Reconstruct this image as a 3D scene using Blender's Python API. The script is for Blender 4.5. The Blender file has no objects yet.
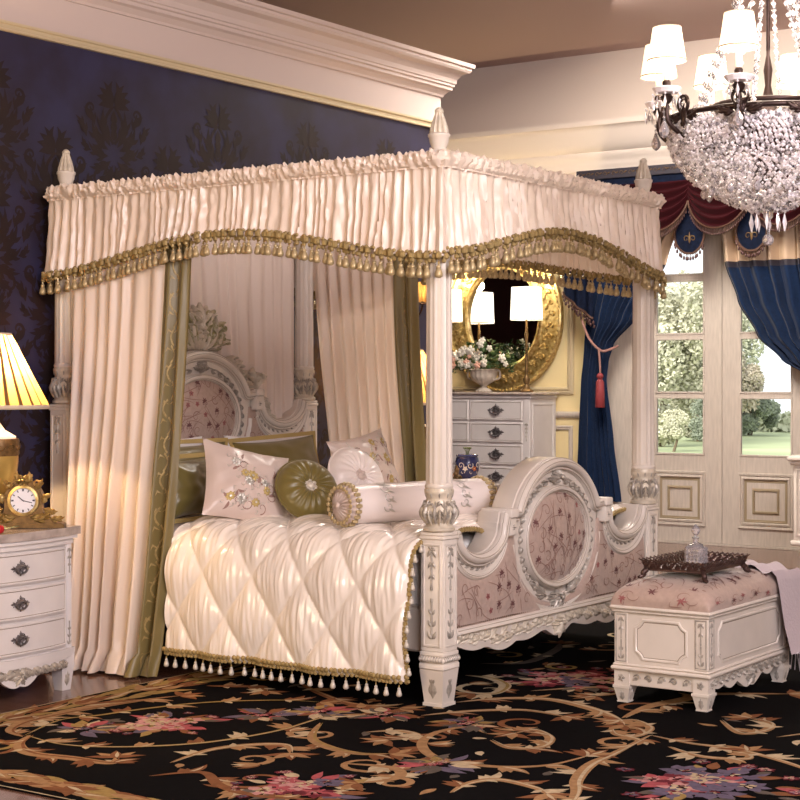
import bpy, math, random
from mathutils import Vector, Matrix, Euler, noise
PI = math.pi
sc = bpy.context.scene
COL = sc.collection
random.seed(7)

# ------------------------------------------------------------ camera, world, lights, exposure
cam_d = bpy.data.cameras.new('camera'); cam_d.lens = 74.61; cam_d.sensor_width = 36
cam_d.shift_y = -0.0225; cam_d.clip_end = 400
cam = bpy.data.objects.new('camera', cam_d); COL.objects.link(cam)
cam.location = (6.416, -6.076, 1.42); cam.rotation_euler = (PI/2, 0, math.radians(34.63))
sc.camera = cam

w = bpy.data.worlds.new('sky'); sc.world = w; w.use_nodes = True
wn = w.node_tree.nodes; wn['Background'].inputs[0].default_value = (0.93, 0.97, 1.0, 1)
wn['Background'].inputs[1].default_value = 1.5

def light(name, kind, loc, energy, color=(1, 1, 1), size=1.0, size_y=None, aim=None, spread=None):
    d = bpy.data.lights.new(name, kind); d.energy = energy; d.color = color
    if kind == 'AREA':
        d.shape = 'RECTANGLE'; d.size = size; d.size_y = size_y or size
        if spread: d.spread = spread
    elif kind == 'POINT': d.shadow_soft_size = size
    elif kind == 'SUN': d.angle = size
    o = bpy.data.objects.new(name, d); COL.objects.link(o); o.location = loc
    if aim is not None:
        o.rotation_euler = (Vector(aim)-Vector(loc)).to_track_quat('-Z', 'Y').to_euler()
    return o
light('sun_light', 'SUN', (0, -20, 30), 6.0, (1, .95, .85), .6, aim=(3, 10, 12))
light('studio_softbox', 'AREA', (7.6, -3.2, 3.9), 370, (1, .91, .94), 2.2, 1.6, aim=(1.8, 1.0, .9))
light('front_fill', 'AREA', (7.5, -5.7, 1.9), 135, (1, .90, .93), 1.3, 1.3, aim=(.6, 1.2, 1.3))
light('studio_fill', 'AREA', (2.2, -5.2, 1.7), 95, (1, .72, .44), 1.4, 1.4, aim=(1.0, .8, 1.2))
light('back_room_fill', 'AREA', (.7, 4.5, 4.25), 270, (1, .90, .80), 2.2, 1.2, aim=(1.8, 5.4, 0))  # added fill without a fixture, brightens the dresser and doors
light('upper_wall_fill', 'AREA', (2.2, 5.9, 3.1), 12, (1, .86, .76), 4.0, .3, aim=(.8, 7.3, 4.0))  # added fill hanging free, brightens the upper back wall
sc.view_settings.view_transform = 'Standard'; sc.view_settings.look = 'None'
sc.view_settings.exposure = 0.0; sc.view_settings.gamma = 1.0
sc.cycles.max_bounces = 8; sc.cycles.transmission_bounces = 8; sc.cycles.transparent_max_bounces = 12
sc.cycles.sample_clamp_indirect = 6; sc.cycles.caustics_reflective = False; sc.cycles.caustics_refractive = False

# ------------------------------------------------------------ materials
MATS = {}
def mat(name, col, rough=.5, metal=0., var=0., vscale=8., bump=0., bscale=40., sheen=0., coat=0., trans=0.,
        emit=None, estr=0., col2=None, ior=1.45, spec=.5, stretch=(1, 1, 1), transluc=0., aniso=0.):
    m = bpy.data.materials.new(name); m.use_nodes = True
    nt = m.node_tree; b = nt.nodes['Principled BSDF']
    I = b.inputs
    I['Base Color'].default_value = (*col, 1); I['Roughness'].default_value = rough; I['Metallic'].default_value = metal
    I['IOR'].default_value = ior; I['Specular IOR Level'].default_value = spec
    I['Sheen Weight'].default_value = sheen; I['Coat Weight'].default_value = coat
    I['Transmission Weight'].default_value = trans; I['Anisotropic'].default_value = aniso
    if emit: I['Emission Color'].default_value = (*emit, 1); I['Emission Strength'].default_value = estr
    if var or bump:
        tc = nt.nodes.new('ShaderNodeTexCoord'); mp = nt.nodes.new('ShaderNodeMapping')
        mp.inputs['Scale'].default_value = stretch
        nt.links.new(tc.outputs['Object'], mp.inputs['Vector'])
    if var:
        n = nt.nodes.new('ShaderNodeTexNoise'); n.inputs['Scale'].default_value = vscale; n.inputs['Detail'].default_value = 6
        nt.links.new(mp.outputs[0], n.inputs['Vector'])
        r = nt.nodes.new('ShaderNodeValToRGB')
        c2 = col2 or tuple(c*(1-var) for c in col)
        r.color_ramp.elements[0].position = .35; r.color_ramp.elements[1].position = .65
        r.color_ramp.elements[0].color = (*c2, 1); r.color_ramp.elements[1].color = (*col, 1)
        nt.links.new(n.outputs['Fac'], r.inputs['Fac']); nt.links.new(r.outputs[0], I['Base Color'])
    if bump:
        n2 = nt.nodes.new('ShaderNodeTexNoise'); n2.inputs['Scale'].default_value = bscale; n2.inputs['Detail'].default_value = 4
        nt.links.new(mp.outputs[0], n2.inputs['Vector'])
        bp = nt.nodes.new('ShaderNodeBump'); bp.inputs['Strength'].default_value = bump; bp.inputs['Distance'].default_value = .01
        nt.links.new(n2.outputs['Fac'], bp.inputs['Height']); nt.links.new(bp.outputs[0], I['Normal'])
    if transluc:
        tl = nt.nodes.new('ShaderNodeBsdfTranslucent'); tl.inputs[0].default_value = (*col, 1)
        mx = nt.nodes.new('ShaderNodeMixShader'); mx.inputs[0].default_value = transluc
        out = nt.nodes['Material Output']
        nt.links.new(b.outputs[0], mx.inputs[1]); nt.links.new(tl.outputs[0], mx.inputs[2]); nt.links.new(mx.outputs[0], out.inputs[0])
    MATS[name] = m
    return m
mat('antique_white', (.73, .66, .585), .38, var=.10, vscale=5, coat=.15)
mat('cool_white', (.71, .67, .66), .42, var=.08, vscale=6)
mat('carving', (.50, .45, .39), .38, metal=.25, var=.35, vscale=30)
mat('carving_light', (.70, .62, .50), .38, metal=.1, var=.25, vscale=25)
mat('crest_gilt', (.60, .54, .40), .4, metal=.35, var=.4, vscale=22, col2=(.30, .29, .13))
mat('glaze_shade', (.36, .29, .22), .5)  # antique glaze tone; its lines also paint shade into the moulding grooves
mat('groove', (.22, .16, .11), .6)
mat('upholstery', (.50, .37, .31), .5, var=.12, vscale=40, sheen=.3, bump=.15, bscale=300)
mat('vine_brown', (.17, .075, .075), .5)
mat('vine_tan', (.30, .18, .15), .5)
mat('blossom_rose', (.34, .12, .12), .5)
mat('nail_brass', (.22, .16, .11), .3, metal=.8)
mat('satin_ivory', (.84, .71, .60), .30, sheen=.15, bump=.12, bscale=6, stretch=(12, 12, 1), transluc=.12, spec=.6)
mat('satin_curtain', (.84, .71, .60), .36, sheen=.15, bump=.1, bscale=6, stretch=(9, 9, .6), transluc=.22)
mat('back_drape', (.90, .77, .67), .5, sheen=.1, transluc=.2)
mat('olive_satin', (.17, .13, .045), .36, sheen=.2, bump=.2, bscale=10, stretch=(3, 3, .7))
mat('olive_pillow', (.155, .12, .032), .33, sheen=.2)
mat('gold_thread', (.50, .38, .15), .42, metal=.35)
mat('gimp_gold', (.44, .32, .13), .5, metal=.2, var=.4, vscale=60)
mat('tassel_gold', (.60, .47, .26), .35, metal=.35, var=.3, vscale=90)
mat('tassel_pearl', (.58, .53, .46), .3, metal=.1)
mat('quilt_satin', (.86, .78, .70), .21, sheen=.05, spec=.9)
mat('pillow_blush', (.60, .49, .44), .32, sheen=.15, bump=.1, bscale=30)
mat('pillow_pearl', (.80, .72, .69), .28, sheen=.1)
mat('linen_white', (.86, .84, .82), .7)
mat('silver_thread', (.62, .60, .55), .3, metal=.6)
mat('navy_paper', (.027, .026, .070), .42, var=.35, vscale=3, col2=(.018, .014, .030))
mat('damask_brown', (.020, .011, .012), .5, var=.3, vscale=9, spec=.45)
mat('cornice_paint', (.60, .50, .46), .55)
mat('gilt_trim', (.62, .52, .34), .4, metal=.2)
mat('wall_cream', (.80, .66, .36), .6, var=.05, vscale=2)
mat('wall_frieze', (.78, .68, .60), .7)
mat('ceiling_mauve', (.44, .32, .29), .8)
mat('dark_maroon_paint', (.06, .02, .02), .7)
mat('gold_rim', (.62, .47, .20), .3, metal=.7, var=.4, vscale=30, col2=(.32, .2, .06))
mat('floor_wood', (.20, .10, .07), .2, var=.5, vscale=4, stretch=(1, 9, 1), coat=.3)
mat('door_oak', (.60, .53, .46), .5, var=.14, vscale=7, stretch=(8, 8, 1))
mat('door_groove', (.34, .27, .17), .6)
mat('glass', (1, 1, 1), 0., trans=1., ior=1.02, spec=.2)
mat('crystal', (.97, .93, .97), .04, trans=.75, ior=1.55, spec=1.)
mat('crystal_bright', (.98, .93, .97), .07, ior=1.7, spec=1.)
mat('bronze_dark', (.045, .026, .022), .35, metal=.6)
mat('shade_white', (.95, .88, .78), .8, emit=(1, .83, .60), estr=1.5)
mat('shade_trim', (.60, .50, .38), .8)
mat('shade_square', (.95, .92, .86), .8, emit=(1, .90, .72), estr=2.0)
mat('shade_pleated', (.60, .36, .12), .7, transluc=.75)
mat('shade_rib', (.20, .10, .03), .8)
mat('bulb', (1, .9, .7), .5, emit=(1, .75, .42), estr=20)
mat('candle_sleeve', (.85, .75, .66), .6, emit=(1, .8, .6), estr=.4)
mat('lamp_gold', (.62, .42, .12), .28, metal=.5, var=.3, vscale=6)
mat('lamp_dark_gold', (.22, .13, .05), .4, metal=.5, var=.5, vscale=40)
mat('pewter', (.24, .22, .23), .32, metal=.8)
mat('marble', (.50, .42, .38), .2, var=.4, vscale=14, coat=.4)
mat('bronze_tray', (.13, .075, .065), .35, metal=.6, var=.5, vscale=30)
mat('clock_face', (.78, .78, .86), .4)
mat('clock_ink', (.05, .05, .09), .5)
mat('mirror_glass', (.95, .95, .95), .015, metal=1.)
mat('blue_velvet', (.006, .020, .062), .8, sheen=.1, var=.25, vscale=40, spec=.15)
mat('blue_damask', (.005, .010, .030), .8, var=.5, vscale=35, spec=.15)
mat('maroon_velvet', (.030, .003, .005), .9, sheen=.02, spec=.12)
mat('braid_bronze', (.10, .050, .032), .5, metal=.3)
mat('braid_dark', (.03, .025, .035), .6)
mat('bead_dark', (.10, .05, .045), .3, metal=.3)
mat('tassel_red', (.26, .035, .04), .6)
mat('cord_rose', (.35, .18, .15), .6)
mat('curtain_cream', (.55, .40, .27), .5)
mat('throw_lilac', (.56, .47, .50), .85, sheen=.3, bump=.3, bscale=60, stretch=(6, 1, 1))
mat('leaf_green', (.06, .12, .035), .5, var=.5, vscale=30)
mat('leaf_olive', (.14, .17, .05), .5)
mat('petal_white', (.82, .78, .68), .6)
mat('petal_peach', (.80, .48, .36), .6)
mat('petal_red', (.45, .01, .02), .5)
mat('urn_stone', (.62, .54, .46), .5, var=.2, vscale=20)
mat('porcelain_blue', (.025, .035, .13), .15, coat=.6)
mat('porcelain_white', (.75, .72, .68), .2, coat=.5)
mat('porcelain_orange', (.45, .14, .03), .3)
mat('book_pink', (.55, .36, .32), .6)
mat('grass', (.50, .56, .32), .9, var=.3, vscale=.3)
mat('bark', (.16, .12, .08), .9)
for n_, c_ in dict(tree_haze_pale=(.68, .66, .50), tree_mid=(.58, .60, .45), tree_dark=(.36, .40, .31), tree_rust=(.64, .56, .44)).items():  # foliage colours paled to stand in for distance haze
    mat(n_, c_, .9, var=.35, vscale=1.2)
RUGC = dict(rug_black=(.004, .0035, .004), rug_tan=(.40, .23, .11), rug_brown=(.24, .10, .045), rug_cream=(.56, .44, .28),
            rug_gold=(.36, .24, .085), rug_rose=(.42, .10, .11), rug_pink=(.58, .29, .27), rug_mauve=(.15, .12, .17),
            rug_grey=(.13, .105, .085), rug_wine=(.16, .03, .04))
for n_, c_ in RUGC.items(): mat(n_, c_, .95, var=.25, vscale=40, spec=.04)

# ------------------------------------------------------------ mesh building
def V(*a): return Vector(a)
class MB:
    def __init__(s): s.v = []; s.f = []; s.m = []; s.xf = None
    def add(s, vs, fs, mi=0):
        o = len(s.v)
        s.v.extend([tuple(s.xf @ Vector(p)) if s.xf else tuple(p) for p in vs])
        s.f.extend([tuple(i+o for i in f) for f in fs]); s.m.extend([mi]*len(fs))
    def box(s, lo, hi, bev=0., mi=0, taper=None):
        c = [(lo[i]+hi[i])/2 for i in range(3)]; h = [abs(hi[i]-lo[i])/2 for i in range(3)]
        bev = min(bev, min(h)*.9)
        vs = {}; L = []
        for sx in (-1, 1):
            for sy in (-1, 1):
                for sz in (-1, 1):
                    for ax in range(3 if bev else 1):
                        q = [sx*h[0], sy*h[1], sz*h[2]]
                        if bev:
                            for k in range(3):
                                if k != ax: q[k] -= (sx, sy, sz)[k]*bev
                        if taper and sz < 0: q[0] *= taper; q[1] *= taper
                        vs[(sx, sy, sz, ax)] = len(L); L.append([c[k]+q[k] for k in range(3)])
        if not bev:
            for k in list(vs): vs[(*k[:3], 1)] = vs[(*k[:3], 2)] = vs[k]
        F = []
        for ax in range(3):
            o1, o2 = [k for k in range(3) if k != ax]
            for sg in (-1, 1):
                q = []
                for a, b in ((-1, -1), (1, -1), (1, 1), (-1, 1)):
                    k = [0, 0, 0]; k[ax] = sg; k[o1] = a; k[o2] = b; q.append(vs[(*k, ax)])
                F.append(tuple(q if (sg > 0) == (ax != 1) else q[::-1]))
        if bev:
            for ax in range(3):
                o1, o2 = [k for k in range(3) if k != ax]
                for a in (-1, 1):
                    for b in (-1, 1):
                        k1 = [0]*3; k1[ax] = -1; k1[o1] = a; k1[o2] = b; k2 = list(k1); k2[ax] = 1
                        F.append((vs[(*k1, o1)], vs[(*k2, o1)], vs[(*k2, o2)], vs[(*k1, o2)]))
            for sx in (-1, 1):
                for sy in (-1, 1):
                    for sz in (-1, 1): F.append((vs[(sx, sy, sz, 0)], vs[(sx, sy, sz, 1)], vs[(sx, sy, sz, 2)]))
        s.add(L, F, mi)
    def lathe(s, prof, c=(0, 0, 0), n=16, mi=0, flute=0, famp=0., sx=1, sy=1, cap=True):
        L = []; F = []
        for (r, z) in prof:
            for i in range(n):
                a = 2*PI*i/n; rr = r
                if flute: rr = r*(1-famp*abs(math.sin(a*flute/2))**.6) if famp > 0 else r*(1+famp*(1-abs(math.sin(a*flute/2))))
                L.append((c[0]+rr*sx*math.cos(a), c[1]+rr*sy*math.sin(a), c[2]+z))
        for j in range(len(prof)-1):
            for i in range(n):
                k = (i+1) % n; F.append((j*n+i, j*n+k, (j+1)*n+k, (j+1)*n+i))
        if cap:
            F.append(tuple(range(n))[::-1]); F.append(tuple((len(prof)-1)*n+i for i in range(n)))
        s.add(L, F, mi)
    def grid(s, fn, nu, nv, mi=0, wrapu=False, mf=None):
        L = []; F = []; o = len(s.v)
        for j in range(nv+1):
            for i in range(nu+(0 if wrapu else 1)): L.append(fn(i/nu, j/nv))
        W = nu if wrapu else nu+1; ms = []
        for j in range(nv):
            for i in range(nu):
                k = (i+1) % W; F.append((j*W+i, j*W+k, (j+1)*W+k, (j+1)*W+i)); ms.append(mf((i+.5)/nu, (j+.5)/nv) if mf else mi)
        s.add(L, F, mi); s.m[-len(F):] = ms
    def tube(s, pts, r, n=8, mi=0, cap=True):
        pts = [Vector(p) for p in pts]; N = len(pts); L = []; F = []
        rs = r if isinstance(r, (list, tuple)) else [r]*N
        up = None
        for i, p in enumerate(pts):
            t = (pts[min(i+1, N-1)]-pts[max(i-1, 0)])
            if t.length < 1e-9: t = Vector((0, 0, 1))
            t.normalize()
            if up is None: up = Vector((0, 0, 1)) if abs(t.z) < .9 else Vector((1, 0, 0))
            x = t.cross(up)
            if x.length < 1e-6: x = t.orthogonal()
            x.normalize(); y = x.cross(t).normalized(); up = y
            for k in range(n):
                a = 2*PI*k/n; L.append(p+(x*math.cos(a)+y*math.sin(a))*rs[i])
        for j in range(N-1):
            for k in range(n):
                q = (k+1) % n; F.append((j*n+k, j*n+q, (j+1)*n+q, (j+1)*n+k))
        if cap: F.append(tuple(range(n))[::-1]); F.append(tuple((N-1)*n+k for k in range(n)))
        s.add(L, F, mi)
    def ball(s, c, r, n=8, mi=0, rot=None):
        r = r if isinstance(r, (tuple, list)) else (r, r, r); m = max(3, n//2); L = []; F = []
        for j in range(m+1):
            ph = PI*j/m
            for i in range(n):
                a = 2*PI*i/n; q = Vector((r[0]*math.sin(ph)*math.cos(a), r[1]*math.sin(ph)*math.sin(a), -r[2]*math.cos(ph)))
                if rot: q = rot @ q
                L.append(Vector(c)+q)
        for j in range(m):
            for i in range(n):
                k = (i+1) % n; F.append((j*n+i, j*n+k, (j+1)*n+k, (j+1)*n+i))
        s.add(L, F, mi)
    def octa(s, c, r, h=None, mi=0):
        h = h or r; c = Vector(c)
        a = random.random()*PI
        L = [c+V(r*math.cos(a+k*PI/2), r*math.sin(a+k*PI/2), 0) for k in range(4)]+[c+V(0, 0, h), c-V(0, 0, h)]
        s.add(L, [(0, 1, 4), (1, 2, 4), (2, 3, 4), (3, 0, 4), (1, 0, 5), (2, 1, 5), (3, 2, 5), (0, 3, 5)], mi)
    def prism(s, M, pts, h0, h1, mi=0):
        n = len(pts)
        L = [M(a, b, h0) for a, b in pts]+[M(a, b, h1) for a, b in pts]
        F = [tuple(range(n, 2*n)), tuple(range(n))[::-1]]+[(i, (i+1) % n, n+(i+1) % n, n+i) for i in range(n)]
        s.add(L, F, mi)
    def poly(s, M, pts, h=0, mi=0): s.add([M(a, b, h) for a, b in pts], [tuple(range(len(pts)))], mi)
    # relief: a ridge that follows a 2-D path on a mapped surface
    def ridge(s, M, pts, w, h, mi=0, taper='both', flat=False, closed=False, base=0.):
        N = len(pts); L = []; F = []
        ks, hs = (((-1, 0, 1), (0, 1, 0)) if not flat else ((-1, 1), (1, 1))) if flat or w < .006 else ((-1, -.5, 0, .5, 1), (0, .8, 1, .8, 0))
        for i, (a, b) in enumerate(pts):
            p0 = pts[(i-1) % N] if closed else pts[max(i-1, 0)]; p1 = pts[(i+1) % N] if closed else pts[min(i+1, N-1)]
            dx, dy = p1[0]-p0[0], p1[1]-p0[1]; l = math.hypot(dx, dy) or 1; nx, ny = -dy/l, dx/l
            t = i/(N-1); tw = 1.
            if not closed:
                if taper == 'both': tw = max(.06, math.sin(PI*min(1, max(0, t)))**.7)
                elif taper == 'end': tw = max(.06, (1-t)**.6)
                elif taper == 'leaf': tw = max(.05, math.sin(PI*t**.75))
            if i == 0 and flat: h = h*(.6+.8*random.random())
            for k, hh in zip(ks, hs): L.append(M(a+nx*k*w*tw, b+ny*k*w*tw, base+h*hh*(tw**.5 if not flat else 1)))
        K = len(ks)
        for i in range(N if closed else N-1):
            j = (i+1) % N
            for k in range(K-1): F.append((i*K+k, j*K+k, j*K+k+1, i*K+k+1))
        s.add(L, F, mi)
    def leaf(s, M, a, b, ang, L, w, h, curl=0., mi=0, flat=False, n=6, base=0.):
        pts = []
        for i in range(n+1):
            t = i/n; pts.append((a, b)); an = ang+curl*t; a += math.cos(an)*L/n; b += math.sin(an)*L/n
        s.ridge(M, pts, w, h, mi, 'leaf', flat, base=base)
        return pts
    def acanthus(s, M, a, b, ang, L, w, h, curl=0., mi=0, flat=False, lobes=3, mi2=None, base=0.):
        p = s.leaf(M, a, b, ang, L, w*.55, h, curl, mi, flat, base=base)
        for k in range(lobes):
            i = 1+k*(len(p)-2)//max(1, lobes); q = p[i]; an = ang+curl*i/len(p)
            for sg in (-1, 1):
                s.leaf(M, q[0], q[1], an+sg*.75, L*.42*(1-.18*k), w*.36, h*.8, -sg*.7, mi if mi2 is None else mi2, flat, 4, base=base*1.3)
    def spiral(s, M, c, r, a0, turns, sg, w, h, mi=0, flat=False, grow=.12, n=None):
        n = n or int(14*turns)+4; pts = []
        for i in range(n+1):
            t = i/n; rr = r*(1-t)+r*grow*t; a = a0+sg*turns*2*PI*t; pts.append((c[0]+rr*math.cos(a), c[1]+rr*math.sin(a)))
        s.ridge(M, pts, w, h, mi, 'end', flat)
    def blossom(s, M, a, b, r, h, n=5, mi=0, mi2=None, rot=0., flat=False, base=0.):
        for k in range(n):
            an = rot+2*PI*k/n; s.leaf(M, a+.15*r*math.cos(an), b+.15*r*math.sin(an), an, r*.9, r*.36, h, 0, mi, flat, 4, base=base)
        m = 6; L = [M(a+r*.24*math.cos(2*PI*i/m), b+r*.24*math.sin(2*PI*i/m), base+h*.9) for i in range(m)]+[M(a, b, base+h*1.3)]
        s.add(L, [(i, (i+1) % m, m) for i in range(m)], mi if mi2 is None else mi2)
    def sweep(s, M, path, prof, closed=False, mi=0):
        """path: 2-D points on the surface; prof: (n, h) pairs - n sideways in the surface, h out of it"""
        N = len(path); K = len(prof); L = []; F = []
        for i, (a, b) in enumerate(path):
            p0 = path[(i-1) % N] if closed else path[max(i-1, 0)]; p1 = path[(i+1) % N] if closed else path[min(i+1, N-1)]
            d1 = Vector((a-p0[0], b-p0[1])); d2 = Vector((p1[0]-a, p1[1]-b))
            if d1.length < 1e-9: d1 = d2
            if d2.length < 1e-9: d2 = d1
            d1.normalize(); d2.normalize(); n1 = Vector((-d1.y, d1.x)); n2 = Vector((-d2.y, d2.x)); nn = n1+n2
            if nn.length < 1e-6: nn = n1
            nn.normalize(); nn *= 1/max(.45, nn.dot(n1))
            for n_, h_ in prof: L.append(M(a+nn.x*n_, b+nn.y*n_, h_))
        for i in range(N if closed else N-1):
            j = (i+1) % N
            for k in range(K-1): F.append((i*K+k, j*K+k, j*K+k+1, i*K+k+1))
        if not closed: F.append(tuple(range(K))); F.append(tuple((N-1)*K+k for k in range(K))[::-1])
        s.add(L, F, mi)

def spline(pts, n=8, closed=False):
    P = [Vector(p) for p in pts]; N = len(P); out = []
    for i in range(N if closed else N-1):
        g = (lambda k: P[k % N]) if closed else (lambda k: P[min(max(k, 0), N-1)])
        p0, p1, p2, p3 = g(i-1), g(i), g(i+1), g(i+2)
        for k in range(n):
            t = k/n; out.append(.5*((2*p1)+(p2-p0)*t+(2*p0-5*p1+4*p2-p3)*t*t+(3*p1-p0-3*p2+p3)*t**3))
    if not closed: out.append(P[-1])
    return [tuple(p) for p in out]
def interp(tab, x):
    if (tab[0][0] > tab[-1][0]): tab = tab[::-1]
    if x <= tab[0][0]: return tab[0][1:]
    for a, b in zip(tab, tab[1:]):
        if x <= b[0]:
            t = (x-a[0])/(b[0]-a[0]); t = t*t*(3-2*t)*.5+t*.5
            return tuple(a[i]+(b[i]-a[i])*t for i in range(1, len(a)))
    return tab[-1][1:]

# ------------------------------------------------------------ objects
def thing(name, label, cat, loc=(0, 0, 0), group=None):
    o = bpy.data.objects.new(name, None); COL.objects.link(o); o.location = loc; o.empty_display_size = .1
    o['label'] = label; o['category'] = cat
    if group: o['group'] = group
    return o
def obj(name, mb, mats, parent=None, smooth=True, label=None, loc=None, kind=None, local=False, fixn=False):
    me = bpy.data.meshes.new(name)
    root = parent
    while root is not None and root.parent is not None: root = root.parent
    off = Vector(loc) if loc is not None else (Vector(root.location) if root is not None and not local else Vector((0, 0, 0)))
    me.from_pydata([(p[0]-off.x, p[1]-off.y, p[2]-off.z) for p in mb.v], [], mb.f)
    if isinstance(mats, str): mats = [mats]
    for m in mats: me.materials.append(MATS[m])
    me.polygons.foreach_set('material_index', mb.m)
    me.polygons.foreach_set('use_smooth', [bool(smooth)]*len(mb.f))
    me.update()
    if smooth == 'auto' or smooth is True:
        try: me.set_sharp_from_angle(angle=math.radians(50))
        except Exception: pass
    o = bpy.data.objects.new(name, me); COL.objects.link(o)
    if parent is not None: o.parent = parent
    elif loc is not None: o.location = loc
    if label: o['label'] = label
    if kind: o['kind'] = kind
    return o
SPLIT = {'post_carving', 'board_carving', 'bench_carving', 'corner_carving', 'embroidery', 'shade_trim', 'panel_moulding', 'arm_pair'}
_obj = obj
def obj(name, mb, mats, parent=None, smooth=True, label=None, loc=None, kind=None, local=False, gap=.012, **k):
    """separate carved or sewn pieces become parts of their own"""
    if name not in SPLIT or not mb.f: return _obj(name, mb, mats, parent, smooth, label, loc, kind, local)
    par = list(range(len(mb.v)))
    def find(i):
        while par[i] != i: par[i] = par[par[i]]; i = par[i]
        return i
    for f in mb.f:
        a = find(f[0])
        for q in f[1:]: par[find(q)] = a
    comp = {}
    for i in range(len(mb.v)): comp.setdefault(find(i), []).append(i)
    bx = []
    for c in comp.values():
        xs = [mb.v[i] for i in c]; bx.append([[min(p[k_] for p in xs)-gap/2 for k_ in range(3)], [max(p[k_] for p in xs)+gap/2 for k_ in range(3)], c])
    ch_ = True
    while ch_:
        ch_ = False; out = []
        for b_ in bx:
            for o_ in out:
                if all(b_[0][k_] <= o_[1][k_] and o_[0][k_] <= b_[1][k_] for k_ in range(3)):
                    o_[0] = [min(o_[0][k_], b_[0][k_]) for k_ in range(3)]; o_[1] = [max(o_[1][k_], b_[1][k_]) for k_ in range(3)]; o_[2] = o_[2]+b_[2]; ch_ = True; break
            else: out.append(b_)
        bx = out
    grp = {}
    for gi, b_ in enumerate(bx):
        for i in b_[2]: grp[i] = gi
    res = None
    for gi in range(len(bx)):
        nb = MB(); mp = {}
        for f, mi in zip(mb.f, mb.m):
            if grp[f[0]] != gi: continue
            for q in f:
                if q not in mp: mp[q] = len(nb.v); nb.v.append(mb.v[q])
            nb.f.append(tuple(mp[q] for q in f)); nb.m.append(mi)
        if nb.f: res = _obj(name, nb, mats, parent, smooth, label, loc, kind, local)
    return res
def solo(name, mb, mats, label, cat, loc, group=None, smooth=True):
    o = obj(name, mb, mats, None, smooth, label, loc); o['category'] = cat
    if group: o['group'] = group
    return o
def struct(name, mb, mats, smooth=False): return obj(name, mb, mats, None, smooth, kind='structure')
def dup(root, loc=None, label=None, rotz=None, scale=None):
    r = root.copy(); COL.objects.link(r)
    if loc is not None: r.location = loc
    if label: r['label'] = label
    if rotz is not None: r.rotation_euler = (0, 0, rotz)
    if scale: r.scale = (scale,)*3
    for ch in list(root.children):
        c = ch.copy(); COL.objects.link(c); c.parent = r
        for g in list(ch.children):
            d = g.copy(); COL.objects.link(d); d.parent = c
    return r
# plane mappings: (a, b, h) -> world
def planeX(X, sg=1): return lambda a, b, h: V(X+sg*h, a, b)       # a = y, b = z
def planeY(Y, sg=-1): return lambda a, b, h: V(a, Y+sg*h, b)      # a = x, b = z
def planeZ(Z): return lambda a, b, h: V(a, b, Z+h)
def ell(c, r, n=48, a0=0., a1=2*PI, closed=True):
    return [(c[0]+r[0]*math.cos(a0+(a1-a0)*i/n), c[1]+r[1]*math.sin(a0+(a1-a0)*i/n)) for i in range(n if closed else n+1)]
def garland(mb, M, a, b0, b1, w, h, mi=0):
    d = 1 if b1 > b0 else -1; n = max(2, int(abs(b1-b0)/(w*1.1)))
    mb.ridge(M, [(a, b0+(b1-b0)*i/6) for i in range(7)], w*.12, h*.8, mi, None)
    for k in range(n):
        t = k/n; b = b0+(b1-b0)*t; s_ = w*(1-.45*t)
        for sg in (-1, 1): mb.leaf(M, a, b, PI/2*d-sg*.75*1, s_*.95, s_*.24, h, sg*.5, mi, False, 4)
    mb.ridge(M, [(a, b1), (a, b1+d*w*.4)], w*.15, h, mi, None)
def frieze(mb, M, a0, a1, b, amp, h, mi=0, step=None):
    L = abs(a1-a0); n = max(2, int(L/(step or amp*2.1))); sg = 1
    for k in range(n):
        a = a0+(a1-a0)*(k+.5)/n
        mb.spiral(M, (a, b), amp*.75, PI*(0 if sg > 0 else 1), 1.15, sg, amp*.16, h, mi)
        mb.acanthus(M, a-amp*.7, b-sg*amp*.5, sg*.9, amp*1.3, amp*.35, h*.8, -sg*.9, mi, lobes=2)
        sg = -sg
def floral(mb, M, inside, box, n, h, seed, mis=(1, 2, 3), size=.05):
    R = random.Random(seed); x0, x1, y0, y1 = box; k = 0; tries = 0; got = []
    while k < n and tries < 400:
        tries += 1; a = R.uniform(x0, x1); b = R.uniform(y0, y1)
        if not inside(a, b, size*1.1) or any(math.hypot(a-p[0], b-p[1]) < size*1.7 for p in got): continue
        got.append((a, b)); k += 1; t = R.random()
        if t < .40:
            an0 = PI/2+R.uniform(-.4, .4)
            for kk in range(5): mb.leaf(M, a, b, an0+(kk-2)*.5, size*(.85-.1*abs(kk-2)), size*.13, h, (kk-2)*.5, mis[0], True, 5)
            for sd in (-1, 1): mb.spiral(M, (a+sd*size*.30, b-size*.25), size*.22, PI/2, 1.0, -sd, size*.06, h, mis[0], True)
            mb.ridge(M, [(a, b), (a+.1*size, b-size*.5), (a-.1*size, b-size*.9)], size*.05, h, mis[1], None, True)
        elif t < .52: mb.blossom(M, a, b, size*.45, h, 5, mis[2], mis[0], R.random(), True)
        else:
            mb.spiral(M, (a, b), size*.9, R.uniform(0, 6), 1.1, R.choice((-1, 1)), size*.075, h, mis[1], True)
    for k in range(n):
        a = R.uniform(x0, x1); b = R.uniform(y0, y1); an = R.uniform(0, 6); pts = []; cu = R.uniform(-9, 9)
        for i in range(14):
            if not inside(a, b, size*.2): break
            pts.append((a, b)); an += cu*.02/ .6*.3; a += .018*math.cos(an)*size/.05; b += .018*math.sin(an)*size/.05
        if len(pts) > 3: mb.ridge(M, pts, size*.055, h, mis[1], 'both', True)

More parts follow.
